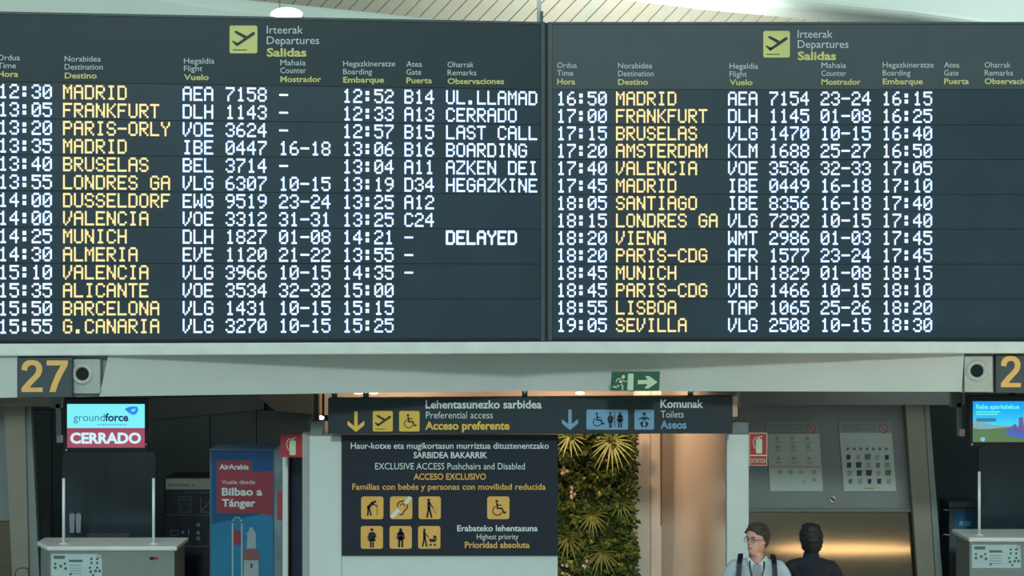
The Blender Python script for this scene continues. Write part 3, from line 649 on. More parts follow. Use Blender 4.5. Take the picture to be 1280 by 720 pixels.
def notice(x0, x1, lean, label, second):
    n = thing('notice', label, 'poster', P((x0+x1)/2, 614, Yg-.01)); f = fn
    L = lambda x, y: (x+lean*(y-527)/87, y)
    sh = MB().pp(f, [L(x0, 527), L(x1, 527), L(x1, 614), L(x0, 614)], 0, .004).build('sheet', M_paper, n)
    top = MB().pp(f, [L(x0, 527), L(x1, 527), L(x1, 541), L(x0, 541)], .001).build('heading_band', M_papergrey, n)
    a = MB()
    for k in range(3): a.pl(f, [L(x0+3, 531+k*3), L(x1-19, 531+k*3)], .8, .003)
    cx, cy = L(x1-10, 535.5)
    r_ = MB().pring(f, cx, cy, 5.6, 1.4, .004).pl(f, [(cx-4, cy-4), (cx+4, cy+4)], 1.3, .004); r_.build('prohibition_ring', M_inkred, n)
    c = MB(); dk = MB(); g_ = MB()
    if not second:
        a.pl(f, [L(x0+1, 541.5), L(x1-1, 541.5)], 1.1, .003)
        MB().pl(f, [L(x0+1, 583.5), L(x1-1, 583.5)], 1.2, .003).build('divider', mat('ink_orange', (170, 140, 95), .7), n)
        for yy in (548, 558.5, 573):
            for xx in (x0+13, x0+32, x0+51): (c if (int(xx+yy)) % 2 else g_).pc(f, *L(xx, yy), 2.6, .003, n=7); a.pl(f, [L(xx-4, yy+5), L(xx+4, yy+5)], .8, .003)
        for xx in (x0+13, x0+27, x0+40, x0+56): (c if int(xx) % 2 else g_).pc(f, *L(xx, 590), 3, .003, n=7)
        g_.pc(f, *L(x0+56, 600), 2.5, .003, n=7); dk.pc(f, *L(x0+43, 602), 1, .003, n=6)
    else:
        for xx in range(7): a.pc(f, *L(x0+9+xx*8, 561), 2, .003, n=8)
        for r2 in range(4):
            for xx in range(5):
                cx, cy = L(x0+9+xx*12, 571+r2*10); m_ = (dk, a, dk, c, g_)[(xx*3+r2*2) % 5]
                k = random.uniform(2.4, 4); m_.pp(f, [(cx-k, cy-k*.9), (cx+k, cy-k), (cx+k*.8, cy+3.6), (cx-k*.9, cy+3.6)], .003)
        MB().pl(f, [L(x0+27, 610.5), L(x0+37, 610.5)], 1.4, .003).build('divider', mat('ink_orange', (170, 140, 95), .7), n)
    a.build('printed_lines', M_ink, n); c.build('printed_symbols', mat('ink_rose', (158, 140, 140), .7), n); g_.build('printed_symbols', mat('ink_leaf', (135, 148, 125), .7), n)
    dk.build('printed_symbols', M_inkdark, n)
notice(957, 1023, 6, 'posted notice with rows of small figures, beside the red extinguisher sign', False)
notice(1048, 1113.5, 7, 'posted notice with a grid of small pictures, beside the leaning pillar', True)
# fire extinguisher flag signs
def ext(x0, y0, x1, y1, Y, label, txt, dx=0):
    f = FY(Y); e = thing('extinguisher_sign', label, 'sign', P((x0+x1)/2, y1, Y))
    MB().pr(f, x0, y0, x1, y1, 0, .012).build('plate', M_glow if txt else M_red, e)
    if txt:
        MB().pr(f, x0+.8, y0+.8, x1-.8, y0+27.5, .002).build('upper_field', M_red, e); MB().pr(f, x0+.8, y0+29, x1-.8, y1-.8, .002).build('lower_field', M_red, e)
        MB().text(f, txt, x0+1.6, y1-3.2, 5.6, x1-1.8, 0).build('lettering', M_glow, e)
    cx = (x0+x1)/2+dx
    b = MB().pr(f, cx-3.9, y0+7.5, cx+3.9, y0+25.8, .004, 0, 1.5); b.pr(f, cx-1.3, y0+4.5, cx+1.3, y0+8, .004); b.pl(f, [(cx+4, y0+4.2), (cx-1, y0+5)], 1.2, .004)
    b.pl(f, [(cx, y0+4.8), (cx-5, y0+6), (cx-7.5, y0+10), (cx-6.5, y0+16), (cx-4.8, y0+19.5)], 1, .004); b.build('extinguisher_symbol', M_glow, e)
ext(350.5, 543, 379, 571.5, 15.3, 'red fire extinguisher sign beside the left white pier', None, 1)
ext(936.5, 541, 959, 582, 15.1, 'red fire extinguisher sign with a caption beside the right white pier', 'EXTINTOR', 1)

# ---------------------------------------------------------------- check-in desks, monitors
def poly_counter(x0, x1, x2, x3, Y, yt, label, notice_px, redlabel=None):
    c = thing('check_in_desk', label, 'desk', (xat((x1+x2)/2, Y), Y+.3, 0))
    zt = H-(yt-360)/F*Y
    top = [(xat(x0, Y+.3), Y+.28), (xat(x1, Y)-.0, Y-.03), (xat(x3, Y), Y-.03), (xat(x3, Y)+.0, Y+.55), (xat(x0, Y+.3), Y+.55)]
    MB().plan(top, zt-.045, zt).build('desk_top', M_countertop, c, bevel=.012, label='pale rounded desk top')
    b = [(xat(x0+4, Y+.3), Y+.3), (xat(x1+2, Y), Y), (xat(x2, Y), Y), (xat(x2, Y), Y+.5), (xat(x0+4, Y+.3), Y+.5)]
    MB().plan(b, 0, zt-.045).build('desk_body', M_counter, c)
    return c, zt
Yd = 15.9
dk, zt = poly_counter(47, 60, 218, 222, Yd, 682.5, 'grey check-in desk with pale top under the closed screen, left', None)
f = FY(Yd-.004)
nt_ = thing('desk_notice', 'white printed notice on the front of the left check-in desk', 'poster', P(95, 720, Yd-.004))
def desk_notice(root, f, x0, y0, x1, y1):
    MB().pr(f, x0, y0, x1, y1, 0, .003).build('sheet', mat('notice_sheet', (180, 205, 205), .6), root)
    a = MB(); d_ = MB(); s = (x1-x0)/63
    q = lambda x, y: (x0+x*s, y0+y*s)
    a.pr(f, *q(3, 2), *q(17, 6), .002); a.pr(f, *q(22, 7), *q(39, 10), .002)
    for k in range(4): a.pl(f, [q(23, 14+k*3.4), q(38, 14+k*3.4)], .6, .002)
    for x, y in ((5, 12), (17, 12), (50, 6), (57, 6), (50, 11), (57, 11), (48, 17), (57, 17), (24, 25), (52, 26)): d_.pc(f, *q(x, y), 1.5*s, .002, n=6)
    for x, y in ((5, 17), (12, 15), (18, 18), (55, 21), (60, 21), (49, 22)): a.pc(f, *q(x, y), 2.1*s, .002, n=6)
    a.build('printed_lines', M_ink, root); d_.build('printed_symbols', M_inkdark, root)
    MB().pring(f, *q(60.5, 2.6), 2.3*s, .7*s, .003).build('prohibition_ring', M_inkred, root)
desk_notice(nt_, f, 64, 692.5, 127.5, 742)
lb = thing('desk_label', 'tiny black and red label on the front of the left check-in desk', 'label', P(193, 700, Yd-.004))
MB().pr(f, 187, 696.3, 193, 699.6, 0, .003).build('black_half', M_black, lb); MB().pr(f, 193, 696.3, 198, 699.6, 0, .003).build('red_half', M_red, lb)
for (x, lab) in ((79.5, 'thin white rod at the left of the left desk'), (192, 'thin white rod at the right of the left desk')):
    r_ = thing('screen_rod', lab, 'rod', P(x, 681, Yd+.16), 'rods on the left check-in desk')
    MB().tube([P(x, 679.5, Yd+.16), P(x, 598, Yd+.16)], .0145, 10).build('rod', M_txtwhite, r_, smooth=True); MB().tube([Vector((P(x, 600, Yd+.16).x, Yd+.16, zt+.008)), Vector((P(x, 600, Yd+.16).x, Yd+.16, zt-.001))], .04, 14).build('foot', M_countertop, r_)
f2 = FY(16.9)
sc_ = thing('partition_screen', 'tall smoked partition screen with rounded top corners behind the left desk', 'screen', P(136, 720, 16.9))
MB().pp(f2, [(78, 800), (78, 570), (79.5, 566.5), (83, 565), (189, 565), (193, 566.5), (194.5, 570), (194.5, 800)], 0, .03).build('smoked_panel', M_glassdark, sc_)
for x in (82, 190): MB().box(xat(x, 16.9)-.02, 16.9, 0, xat(x, 16.9)+.02, 16.95, .4).build('foot', M_metal, sc_)
MB().pr(f2, 109, 666, 163, 679, .02, .02).build('low_rail', mat('rail_olive', (52, 54, 48), .6), sc_)
lf = thing('pale_reflection', 'pair of pale patches standing in for a white reflection on the smoked screen', 'pale_reflection', P(94, 668, 16.87), None)
for (x0, x1) in ((86.5, 93.5), (94.5, 101.5)): MB().pp(FY(16.87), [(x0, 643), ((x0+x1)/2, 641), (x1, 643), (x1-.8, 666), (x0+.8, 666)], 0, .02).build('sheet', mat('reflection_grey', (130, 132, 140), .6), lf)  # pale patches imitate a white reflection in the smoked panel
def sensor(x, y0, y1, Y, label):
    s = thing('sensor_arm', label, 'bracket', P(x, y0, Y)); f = FY(Y)
    q_ = P(x-2, y0-10, Y); MB().pr(f, x-9, y0-14, x+5, y0+5, 0, .1).box(q_.x-.03, Y+.02, q_.z-.03, q_.x+.03, Y+.08, 3.15).build('mount', M_header, s); MB().pp(f, [(x-2.5, y0), (x+2.5, y0), (x+3.5, y1-3), (x-1.5, y1)], 0, .03).build('arm', mat('arm_grey', (125, 130, 138), .5), s)
    MB().pr(f, x, y1-8.5, x+6, y1, .03, .05).build('sensor', mat('sensor_white', (195, 195, 200), .5), s)
sensor(72, 505, 553, 15.0, 'grey hanging sensor arm left of the closed screen'); sensor(1199, 504, 545, 15.0, 'grey hanging sensor arm left of the parking screen')
def monitor(x0, y0, x1, y1, Y, label):
    m = thing('monitor', label, 'screen', P((x0+x1)/2, y1, Y))
    f = FY(Y)
    MB().pr(f, x0-5.5, y0-7.5, x1+4.5, y1+5.5, 0, .09).build('casing', M_black, m, bevel=.01)
    MB().tube([P((x0+x1)/2, y0, Y+.2), Vector((P((x0+x1)/2, y0, Y).x, Y+.2, 3.16))], .03, 10).build('ceiling_mount', M_black, m)
    MB().pc(f, x0-1, y1+3, 1.1, .004).pc(f, x1+1.5, y1-4, .8, .004).build('indicator', M_metal, m)
    return m, f
m, f = monitor(84, 505, 181, 559.5, 14.6, 'overhead screen reading groundforce and CERRADO above the left desk')
m['label'] = 'overhead screen with cyan upper half and CERRADO on red, above the left desk'
sf = MB().pr(f, 84, 505, 181, 535, .003).build('upper_screen', emit('screen_cyan', (125, 240, 248), 1.0), m)
lo = MB().pr(f, 84, 535, 181, 559.5, .003).build('lower_screen', emit('screen_red', (160, 62, 88), 1.0), m)
MB().text(f, 'ground', 92, 526.2, 9.2, 131, -.006, .006).build('lettering', emit('screen_navy', (25, 75, 125), 1), m, sf)
MB().text(f, 'force', 131.5, 526.2, 9.2, 160.5, .03, .006).build('lettering', emit('screen_navy2', (15, 45, 100), 1), m, sf)
g = MB(); [g.pr(f, 122+k*3.1, 529.8, 124+k*3.1, 531.6, .006) for k in range(12)]; g.build('small_print', emit('screen_pale_ink', (85, 175, 205), 1), m, sf)
MB().pp(f, [(156, 511.5), (160, 509), (166, 507.8), (172, 508.5), (173, 513), (170.5, 517), (166.5, 518.8), (163, 517), (160, 515)], .006).build('globe_emblem', emit('screen_blue', (35, 130, 235), 1), m, sf)
MB().pp(f, [(164, 512), (167, 510.5), (170.5, 511), (168, 514.5), (165, 515)], .008).build('globe_highlight', emit('screen_lightblue', (120, 215, 250), 1), m, sf)
MB().text(f, 'CERRADO', 88, 553.8, 12.4, 176.5, .04, .006).build('lettering', emit('screen_white', (200, 240, 250), 1), m, lo)
m, f = monitor(1216, 501.5, 1318, 552.5, 14.6, 'overhead screen with a blue sky advertisement, at the right edge')
zs0, zs1 = P(0, 552.5, 14.6).z-P(0, 558, 14.6).z, P(0, 501.5, 14.6).z-P(0, 552.5, 14.6).z
sky = emit_ramp('screen_sky', [(0, (120, 225, 225)), (.35, (70, 215, 235)), (.6, (10, 190, 245)), (1, (0, 150, 250))], 'Z', 0, zs1)
s1 = MB().pr(f, 1216, 501.5, 1318, 552.5, .003).build('screen_face', sky, m)
MB().pp(f, [(1216, 526), (1228, 528), (1240, 531), (1252, 532), (1260, 532), (1318, 528), (1318, 537), (1216, 537)], .005).build('coast_strip', emit('screen_mist', (125, 165, 180), 1), m, s1)
MB().pp(f, [(1216, 535), (1225, 536.5), (1240, 536), (1252, 534.5), (1265, 533.5), (1318, 532), (1318, 552.5), (1216, 552.5)], .007).build('meadow', emit('screen_green', (84, 118, 74), 1), m, s1)
MB().pp(f, [(1255, 539), (1264, 534.5), (1280, 533), (1300, 535), (1310, 541), (1298, 547), (1278, 548), (1262, 545)], .009).build('pool', emit('screen_pool', (60, 95, 190), 1), m, s1)
MB().pp(f, [(1273, 522), (1278, 521), (1279.5, 535), (1283, 541), (1268, 541), (1273, 534)], .011).pp(f, [(1264, 533), (1269, 529), (1272, 538), (1266, 541)], .011).build('fairground_tower', emit('screen_violet', (90, 85, 150), 1), m, s1)
MB().pc(f, 1228, 549, 3, .011, n=8).build('flower_spot', emit('screen_spot', (120, 190, 225), 1), m, s1)
wt = emit('screen_text', (110, 245, 225), 1)
MB().text(f, 'Reba aparkalekua', 1220, 511, 5.6, 1274, .025, .006).build('lettering', wt, m, s1)
g = MB(); [g.pr(f, 1220, 514+k*3, 1250-k*3, 515.4+k*3, .006) for k in range(2)]; g.build('small_print', wt, m, s1)
MB().pr(f, 1220, 522.5, 1245, 527, .006, 0, 1.5).build('button_strip', emit('screen_btn', (45, 115, 150), 1), m, s1)
# right desk
dk2, zt2 = poly_counter(1198, 1210, 1380, 1384, Yd, 671.5, 'grey check-in desk with pale top at the right edge', None)
dn = thing('desk_notice', 'white printed notice on the front of the right check-in desk', 'poster', P(1245, 710, Yd-.004))
desk_notice(dn, FY(Yd-.004), 1215, 681, 1276, 710)
r_ = thing('screen_rod', 'thin white rod standing on the right desk', 'rod', P(1224, 670, Yd+.16))
MB().tube([P(1224, 668.5, Yd+.16), P(1224, 589.5, Yd+.16)], .0145, 10).build('rod', M_txtwhite, r_, smooth=True); MB().tube([Vector((P(1224, 600, Yd+.16).x, Yd+.16, zt2+.008)), Vector((P(1224, 600, Yd+.16).x, Yd+.16, zt2-.001))], .04, 14).build('foot', M_countertop, r_)
sc2 = thing('partition_screen', 'tall smoked partition screen behind the right desk', 'screen', P(1280, 720, 16.9))
MB().pp(f2, [(1223, 800), (1223, 562), (1225, 558), (1340, 558), (1340, 800)], 0, .03).build('smoked_panel', M_glassdark, sc2)
for x in (1227, 1336): MB().box(xat(x, 16.9)-.02, 16.9, 0, xat(x, 16.9)+.02, 16.95, .4).build('foot', M_metal, sc2)
# ticket kiosk with a blue poster
Yk = 17.4; f = FY(Yk)
kk = thing('kiosk', 'grey kiosk with a small blue poster between pillar and right desk', 'kiosk', (xat(1204, Yk), Yk+.1, 0))
MB().box(xat(1186.5, Yk), Yk, 0, xat(1222, Yk), Yk+.4, H-(630-360)/F*Yk).build('cabinet', mat('kiosk_grey', (72, 84, 92), .5), kk, bevel=.01)
MB().pr(f, 1185.5, 627, 1222.5, 634, .02, .4).build('lid', mat('kiosk_lid', (84, 94, 98), .5), kk)
po = MB().pr(f, 1193, 641, 1219, 661, .004, .004).build('poster', mat('poster_blue', (28, 100, 142), .5), kk)
MB().pc(f, 1201.5, 654, 3, .007).pr(f, 1206, 651, 1213, 658, .007).build('poster_symbol', mat('poster_pale', (120, 165, 185), .5), kk, po)
MB().pl(f, [(1210, 647.5), (1211.5, 651)], 1.6, .008).build('poster_accent', mat('poster_pink', (170, 80, 150), .5), kk, po)
for y in (638, 669): MB().tube([P(1177, y+2, Yk+.1), P(1180, y-1, Yk), P(1187, y, Yk)], .008, 6).build('hinge', M_metal, kk)

# ---------------------------------------------------------------- dark machine and advertising totem on the left
Ym = 17.2; f = FY(Ym)
mc = thing('bag_drop_unit', 'dark bag drop unit with a pale header strip and outline symbols', 'machine', (xat(235, Ym), Ym+.1, 0))
MB().box(xat(205, Ym), Ym, 0, xat(300, Ym), Ym+.5, H-(597-360)/F*Ym).build('cabinet', mat('cabinet_navy', (16, 24, 32), .35, spec=.3), mc, bevel=.01)
hs = MB().pr(f, 207.5, 598.5, 275, 611.5, .015, .015).build('header_strip', mat('strip_grey', (150, 154, 144), .5), mc)
g = MB(); [g.pr(f, 211+k*3, 605, 213.2+k*3, 607.5, .018) for k in range(11) if k != 9]; g.build('small_print', M_ink, mc, hs)
g = MB(); o1 = [(224, 621), (239, 621), (239, 640), (224, 640), (224, 621)]; g.pl(f, o1, 1.1, .004); g.pl(f, [(224, 625), (239, 625)], 1, .004); g.pl(f, [(227, 630), (236, 630), (236, 637), (227, 637), (227, 630)], .9, .004)
g.pl(f, [(251, 621), (251, 640), (266, 640)], 1.1, .004); g.pl(f, [(251, 640), (263, 626)], 1.3, .004); g.pl(f, [(230, 615.5), (262, 615.5)], 1.4, .004)
g.pl(f, [(214, 663), (223, 663), (223, 669), (214, 669), (214, 663)], .8, .004); g.pc(f, 228.5, 665.5, 1.8, .004); g.pl(f, [(236, 662), (236, 668)], 1.6, .004)
for y in (656, 666, 673): g.pc(f, 248, y, 2.6, .004, n=10)
g.build('outline_symbols', mat('symbol_grey', (72, 82, 92), .5), mc)
MB().pr(f, 205, 643, 275, 644.2, .006, .006).build('seam_rail', mat('rail_slate', (46, 56, 64), .4), mc)
MB().pr(f, 205, 682, 275, 683.5, .006, .006).build('seam_rail', MC['rail_slate'], mc)

Yt = 15.7; f = FY(Yt)
tm = thing('advertising_totem', 'blue advertising totem for flights from Bilbao to Tangier', 'advertisement', (xat(305, Yt), Yt+.1, 0))
ztt = H-(561-360)/F*Yt
M_postblue = mat('poster_deep_blue', (22, 72, 118), .25, var=.12, scale=2, spec=.3); M_postteal = mat('poster_teal', (36, 112, 148), .25, var=.1, scale=2, spec=.3)
MB().box(xat(262, Yt), Yt, 0, xat(343, Yt), Yt+.45, ztt).build('cabinet', mat('totem_frame', (62, 88, 112), .4), tm, bevel=.006)
pf = MB().pr(f, 264.5, 563, 341, 720, .002).build('poster', M_postblue, tm)
MB().pp(f, [(264.5, 655), (341, 640), (341, 790), (264.5, 790)], .004).build('poster_sea', M_postteal, tm, pf)
MB().pr(f, 271, 575.5, 315, 592, .005).build('red_panel', M_red and mat('poster_red', (128, 32, 52), .4), tm, pf)
MB().pp(f, [(271, 590), (341, 589), (341, 645), (327, 642), (271, 641)], .0048).build('red_panel', MC['poster_red'], tm, pf)
MB().text(f, 'AirArabia', 274.5, 586.5, 6, 311, .025, .007).text(f, 'Vuele desde', 277.5, 605, 5.2, 319, 0, .007).text(f, 'Bilbao a', 277.5, 619, 9, 328, .03, .007).text(f, 'Tánger', 277.5, 633, 9, 319.5, .03, .007).build('lettering', mat('poster_text', (190, 200, 205), .5), tm, pf)
tw = mat('tower_white', (140, 152, 160), .5)
MB().pp(f, [(304, 800), (305, 700), (323, 700), (325, 800)], .007).pp(f, [(308.5, 686), (320, 686), (320, 668), (309.5, 668)], .007).pp(f, [(307, 668), (321, 668), (318, 664), (316, 659), (312, 659), (311, 664)], .007).build('lighthouse', tw, tm, pf)
MB().pp(f, [(303, 700), (325.5, 700), (323, 688), (320, 685.5), (308.5, 685.5), (305, 688)], .009).build('lighthouse_gallery', mat('tower_brown', (110, 74, 72), .5), tm, pf)
MB().pr(f, 313.5, 704, 315.5, 710, .009).build('lighthouse_window', M_black, tm, pf)
MB().pl(f, [(291, 800), (291, 652), (293, 647.5), (297, 646), (301, 648), (302.5, 653), (302.5, 800)], 2, .011).build('white_arch', mat('arch_pale', (140, 162, 172), .5), tm, pf)
MB().pp(f, [(291.5, 661), (301, 664), (301, 682), (291.5, 679)], .0105).build('red_pennant', MC['poster_red'], tm, pf)
# glazed side wing, bright edge profile
Yv = 15.6
MB().box(xat(343.3, Yt), Yt-.02, 0, xat(354, Yt), Yt, ztt-.005).build('glazed_side', mat('glazing_grey', (104, 124, 132), .2, var=.25, scale=4), tm)
MB().pr(FY(Yt-.03), 346.5, 614, 353, 650, 0, .005).build('side_print', mat('poster_red_side', (150, 48, 66), .4), tm)
MB().box(xat(354.2, Yt), Yt-.05, 0, xat(360.5, Yt), Yt+.05, ztt-.01).build('edge_profile', M_partition, tm, label='bright white edge profile')
MB().box(xat(360.7, 15.9), 15.9, 0, xat(380, 15.9), 16.0, H-(571-360)/F*15.9).build('poster_reflection', mat('reflection_navy', (20, 36, 60), .3, var=.2, scale=4, spec=.3), tm)  # dark blue panel stands in for the poster's reflection in the pier side
# green hose at the foot of the left pillar
tag(MB().tube([P(20, 735, 15.8), P(19, 716, 15.8), P(22, 711, 15.8), P(29, 709.5, 15.8), (P(35, 711, 15.8)), P(36, 718, 15.8), P(37, 760, 15.8)], .008, 6).build('cable', mat('cable_green', (52, 84, 66), .5), smooth=True), 'thin dark green looped cable at the foot of the left leaning pillar', 'cable')

# ================================================================ PEOPLE
def skin_mesh(joints, edges, root, sub=2):
    """one continuous surface grown over connected joints: {name: (x, y, z, rx, ry)}"""
    names = list(joints); me = bpy.data.meshes.new('s'); me.from_pydata([joints[n][:3] for n in names], [(names.index(a), names.index(b)) for a, b in edges], [])
    o = bpy.data.objects.new('s', me); COL.objects.link(o); sk = o.modifiers.new('skin', 'SKIN'); sk.branch_smoothing = .3
    for i, n in enumerate(names):
        v = me.skin_vertices[0].data[i]; j = joints[n]; v.radius = (j[3], j[4] if len(j) > 4 else j[3]); v.use_root = (n == root)
    s = o.modifiers.new('sub', 'SUBSURF'); s.levels = s.render_levels = sub
    dg = bpy.context.evaluated_depsgraph_get(); m2 = bpy.data.meshes.new_from_object(o.evaluated_get(dg))
    mb = MB(); mb.v = [v.co.copy() for v in m2.vertices]; mb.f = [list(p.vertices) for p in m2.polygons]
    bpy.data.objects.remove(o); return mb
def remesh(mb, vox, smooth=3):
    me = bpy.data.meshes.new('r'); me.from_pydata([tuple(v) for v in mb.v], [], mb.f); o = bpy.data.objects.new('r', me); COL.objects.link(o)
    r = o.modifiers.new('r', 'REMESH'); r.mode = 'VOXEL'; r.voxel_size = vox
    s = o.modifiers.new('s', 'SMOOTH'); s.factor = .5; s.iterations = smooth
    dg = bpy.context.evaluated_depsgraph_get(); m2 = bpy.data.meshes.new_from_object(o.evaluated_get(dg))
    q = MB(); q.v = [v.co.copy() for v in m2.vertices]; q.f = [list(p.vertices) for p in m2.polygons]; bpy.data.objects.remove(o); return q
HEAD = [(-.09, .052, .040, -.062), (-.03, .053, .046, -.066), (-.008, .040, .078, -.060), (.004, .036, .088, -.062), (.022, .048, .092, -.070), (.045, .058, .090, -.080), (.07, .065, .088, -.090), (.095, .070, .085, -.098), (.115, .073, .083, -.102), (.14, .076, .090, -.104), (.165, .075, .087, -.100), (.19, .066, .070, -.088), (.21, .048, .048, -.066), (.222, .026, .022, -.036), (.226, .004, .002, -.008)]
def head_loft(off=0, n=28, zmin=-1, sub=1):
    mb = MB(); rows = [h for h in HEAD if h[0] >= zmin]
    if sub > 1: rows = [tuple(a+(b-a)*k/sub for a, b in zip(p, q)) for p, q in zip(rows, rows[1:]) for k in range(sub)]+[rows[-1]]
    for z, w_, f_, b_ in rows:
        cy = (f_+b_)/2; ry = (f_-b_)/2+off; rx = w_+off*min(1, w_/.05)
        for k in range(n):
            a = 2*math.pi*k/n; c, s = math.cos(a), math.sin(a)
            mb.v.append(Vector((rx*math.copysign(abs(c)**.85, c), cy+ry*math.copysign(abs(s)**.9, s), z+(off if z > .2 else 0))))
    for i in range(len(rows)-1):
        for k in range(n): mb.f.append([i*n+k, i*n+(k+1) % n, (i+1)*n+(k+1) % n, (i+1)*n+k])
    mb.f.append([(len(rows)-1)*n+k for k in range(n)]); mb.f.append(list(range(n))[::-1]); return mb
def xf(mb, M):
    q = MB(); q.v = [M @ v for v in mb.v]; q.f = mb.f; return q
def person(label, loc, yaw, hyaw, scale, skinc, hairc, topc, trouserc, front, hairlen, pose):
    """local body: x to the person's right, y forward, z up, 1.78 m tall; yaw turns the body, hyaw the head on the neck"""
    root = thing('person', label, 'person', loc)
    W = Matrix.Translation(Vector(loc)) @ Matrix.Rotation(yaw, 4, 'Z') @ Matrix.Scale(scale, 4)
    HM = Matrix.Translation((0, .025, 1.555)) @ Matrix.Rotation(hyaw, 4, 'Z')
    J = {'pelvis': (0, 0, .96, .13, .10), 'waist': (0, 0, 1.10, .125, .095), 'chest': (0, -.01, 1.30, .12, .085), 'upper': (0, -.01, 1.41, .09, .065), 'neck': (0, -.01, 1.50, .055), 'neck2': (0, .015, 1.57, .052)}
    E = [('pelvis', 'waist'), ('waist', 'chest'), ('chest', 'upper'), ('upper', 'neck'), ('neck', 'neck2')]
    for s, S in ((-1, 'l'), (1, 'r')):
        el, wr = pose[S]
        J.update({S+'sh': (s*.165, -.02, 1.42, .052), S+'sh2': (s*.205, -.02, 1.37, .048), S+'el': (s*el[0], el[1], el[2], .042), S+'wr': (s*wr[0], wr[1], wr[2], .028),
                  S+'hip': (s*.095, 0, .90, .095), S+'kn': (s*.105, .01, .50, .06), S+'ca': (s*.105, -.02, .36, .058), S+'an': (s*.105, -.03, .09, .038), S+'to': (s*.12, .13, .035, .035)})
        E += [('upper', S+'sh'), (S+'sh', S+'sh2'), (S+'sh2', S+'el'), (S+'el', S+'wr'), ('pelvis', S+'hip'), (S+'hip', S+'kn'), (S+'kn', S+'ca'), (S+'ca', S+'an'), (S+'an', S+'to')]
    body = skin_mesh(J, E, 'pelvis', 1)
    for s, S in ((-1, 'l'), (1, 'r')):      # hands: palm and five separate fingers
        wr = Vector(pose[S][1]); wr.x *= s; el = Vector(pose[S][0]); el.x *= s; d = (wr-el).normalized()
        side = d.cross(Vector((0, 0, 1))); side = Vector((0, 1, 0)) if abs(d.z) > .8 else side.normalized(); side = (side-d*side.dot(d)).normalized(); nrm = d.cross(side)*(-s)
        hj = {'w': (*wr, .027, .02), 'p': (*(wr+d*.05), .036, .016), 'q': (*(wr+d*.09), .038, .014)}; he = [('w', 'p'), ('p', 'q')]
        body.add(*(lambda m_: (m_.v, m_.f))(skin_mesh(hj, he, 'w', 1)))
        for k, L in enumerate((.068, .077, .072, .056)):
            b = wr+d*.085+side*(.028-.0185*k)
            a1 = b+d*L*.45-nrm*.006; a2 = a1+d*L*.3-nrm*.014; a3 = a2+d*L*.22-nrm*.018
            body.tube([b-d*.02, b, a1, a2, a3], [.008, .009, .0085, .008, .006], 8)
        b = wr+d*.035+side*.025; body.tube([b-side*.01, b+side*.022+d*.022, b+side*.032+d*.05-nrm*.012, b+side*.030+d*.072-nrm*.018], [.011, .011, .0095, .007], 8)
    hd = head_loft()
    # nose, brow, lips, chin and ears are merged into the same surface
    hd.add([(-.009, .08, .125), (.009, .08, .125), (0, .098, .115), (-.017, .083, .076), (.017, .083, .076), (0, .119, .082), (0, .086, .070)], [[0, 3, 5, 2], [1, 2, 5, 4], [0, 2, 1], [3, 6, 5], [5, 6, 4], [0, 1, 4, 6, 3]])
    hd.ell((0, .088, .051), .022, .011, .0045); hd.ell((0, .087, .042), .019, .011, .005); hd.ell((0, .083, .012), .02, .012, .012); hd.ell((0, .082, .136), .05, .013, .008)
    for s in (-1, 1): hd.ell((s*.076, -.012, .10), .009, .018, .03, 10, 8)
    hq = xf(hd, HM); body.add(hq.v, hq.f)
    xf(remesh(body, .0085, 3), W).build('body', skinc, root, smooth=True)
    # eyes, brows, mouth
    for s in (-1, 1):
        e = xf(xf(MB().ell((s*.032, .079, .112), .013, .008, .007), HM), W).build('eye', mat('eye_white', (205, 205, 200), .3), root, smooth=True)
        xf(xf(MB().ell((s*.032, .0855, .112), .0055, .003, .0055), HM), W).build('iris', mat('iris_brown', (44, 34, 28), .3), root, e, smooth=True)
        xf(xf(MB().tube([(s*.016, .096, .134), (s*.032, .096, .139), (s*.05, .086, .134)], .0035, 6), HM), W).build('eyebrow', hairc, root)
    xf(xf(MB().tube([(-.02, .094, .047), (0, .1, .0455), (.02, .094, .047)], .0035, 6), HM), W).build('mouth', mat('lip_rose', (150, 92, 84), .5), root)
    # hair: scalp shell clipped by a hairline, with strand relief
    hl = head_loft(.014 if front else .024, 64, -1, 5); keep = MB(); keep.v = [v.copy() for v in hl.v]
    if not front:
        for v in hl.v+keep.v:
            if v.z < .15: k_ = 1+.20*(min(.15, .15-v.z)/.15)**1.2; v.x *= k_
            if v.z > .15: v.z += .006
    for i, v in enumerate(keep.v):
        nn = math.sin(v.x*240+v.z*110)*.003+math.sin(v.y*190+v.z*160)*.003
        keep.v[i] = v+Vector((v.x, v.y, v.z-.1 if v.z > .1 else 0)).normalized()*nn
    for fc in hl.f:
        c = sum((hl.v[i] for i in fc), Vector())/len(fc)
        line = (.186+.006*math.sin(c.x*45+1)-max(0, abs(c.x)-.045)*.8) if c.y > .04 else ((.150 if c.y > .02 else .118) if c.y > -.0 else (.085 if c.y > -.03 else hairlen))
        if c.z > line: keep.f.append(fc)
    hm = xf(xf(keep, HM), W)
    ho = hm.build('hair', hairc, root, smooth=True); so = ho.modifiers.new('thick', 'SOLIDIFY'); so.thickness = .012*scale; so.offset = -1
    # jacket: torso and sleeves as one garment
    TJ = {k: list(J[k]) for k in ('pelvis', 'waist', 'chest', 'upper')}
    TJ['pelvis'][2] = .90; TJ['pelvis'][3:] = [.165, .125]; TJ['waist'][3:] = [.16, .12]; TJ['chest'][3:] = [.18, .13]; TJ['upper'][3:] = [.165, .125] if not front else [.145, .105]
    TJ['collar'] = (0, -.01, 1.50, .075, .075) if front else (0, -.01, 1.53, .082, .09)
    TE = [('pelvis', 'waist'), ('waist', 'chest'), ('chest', 'upper'), ('upper', 'collar')]
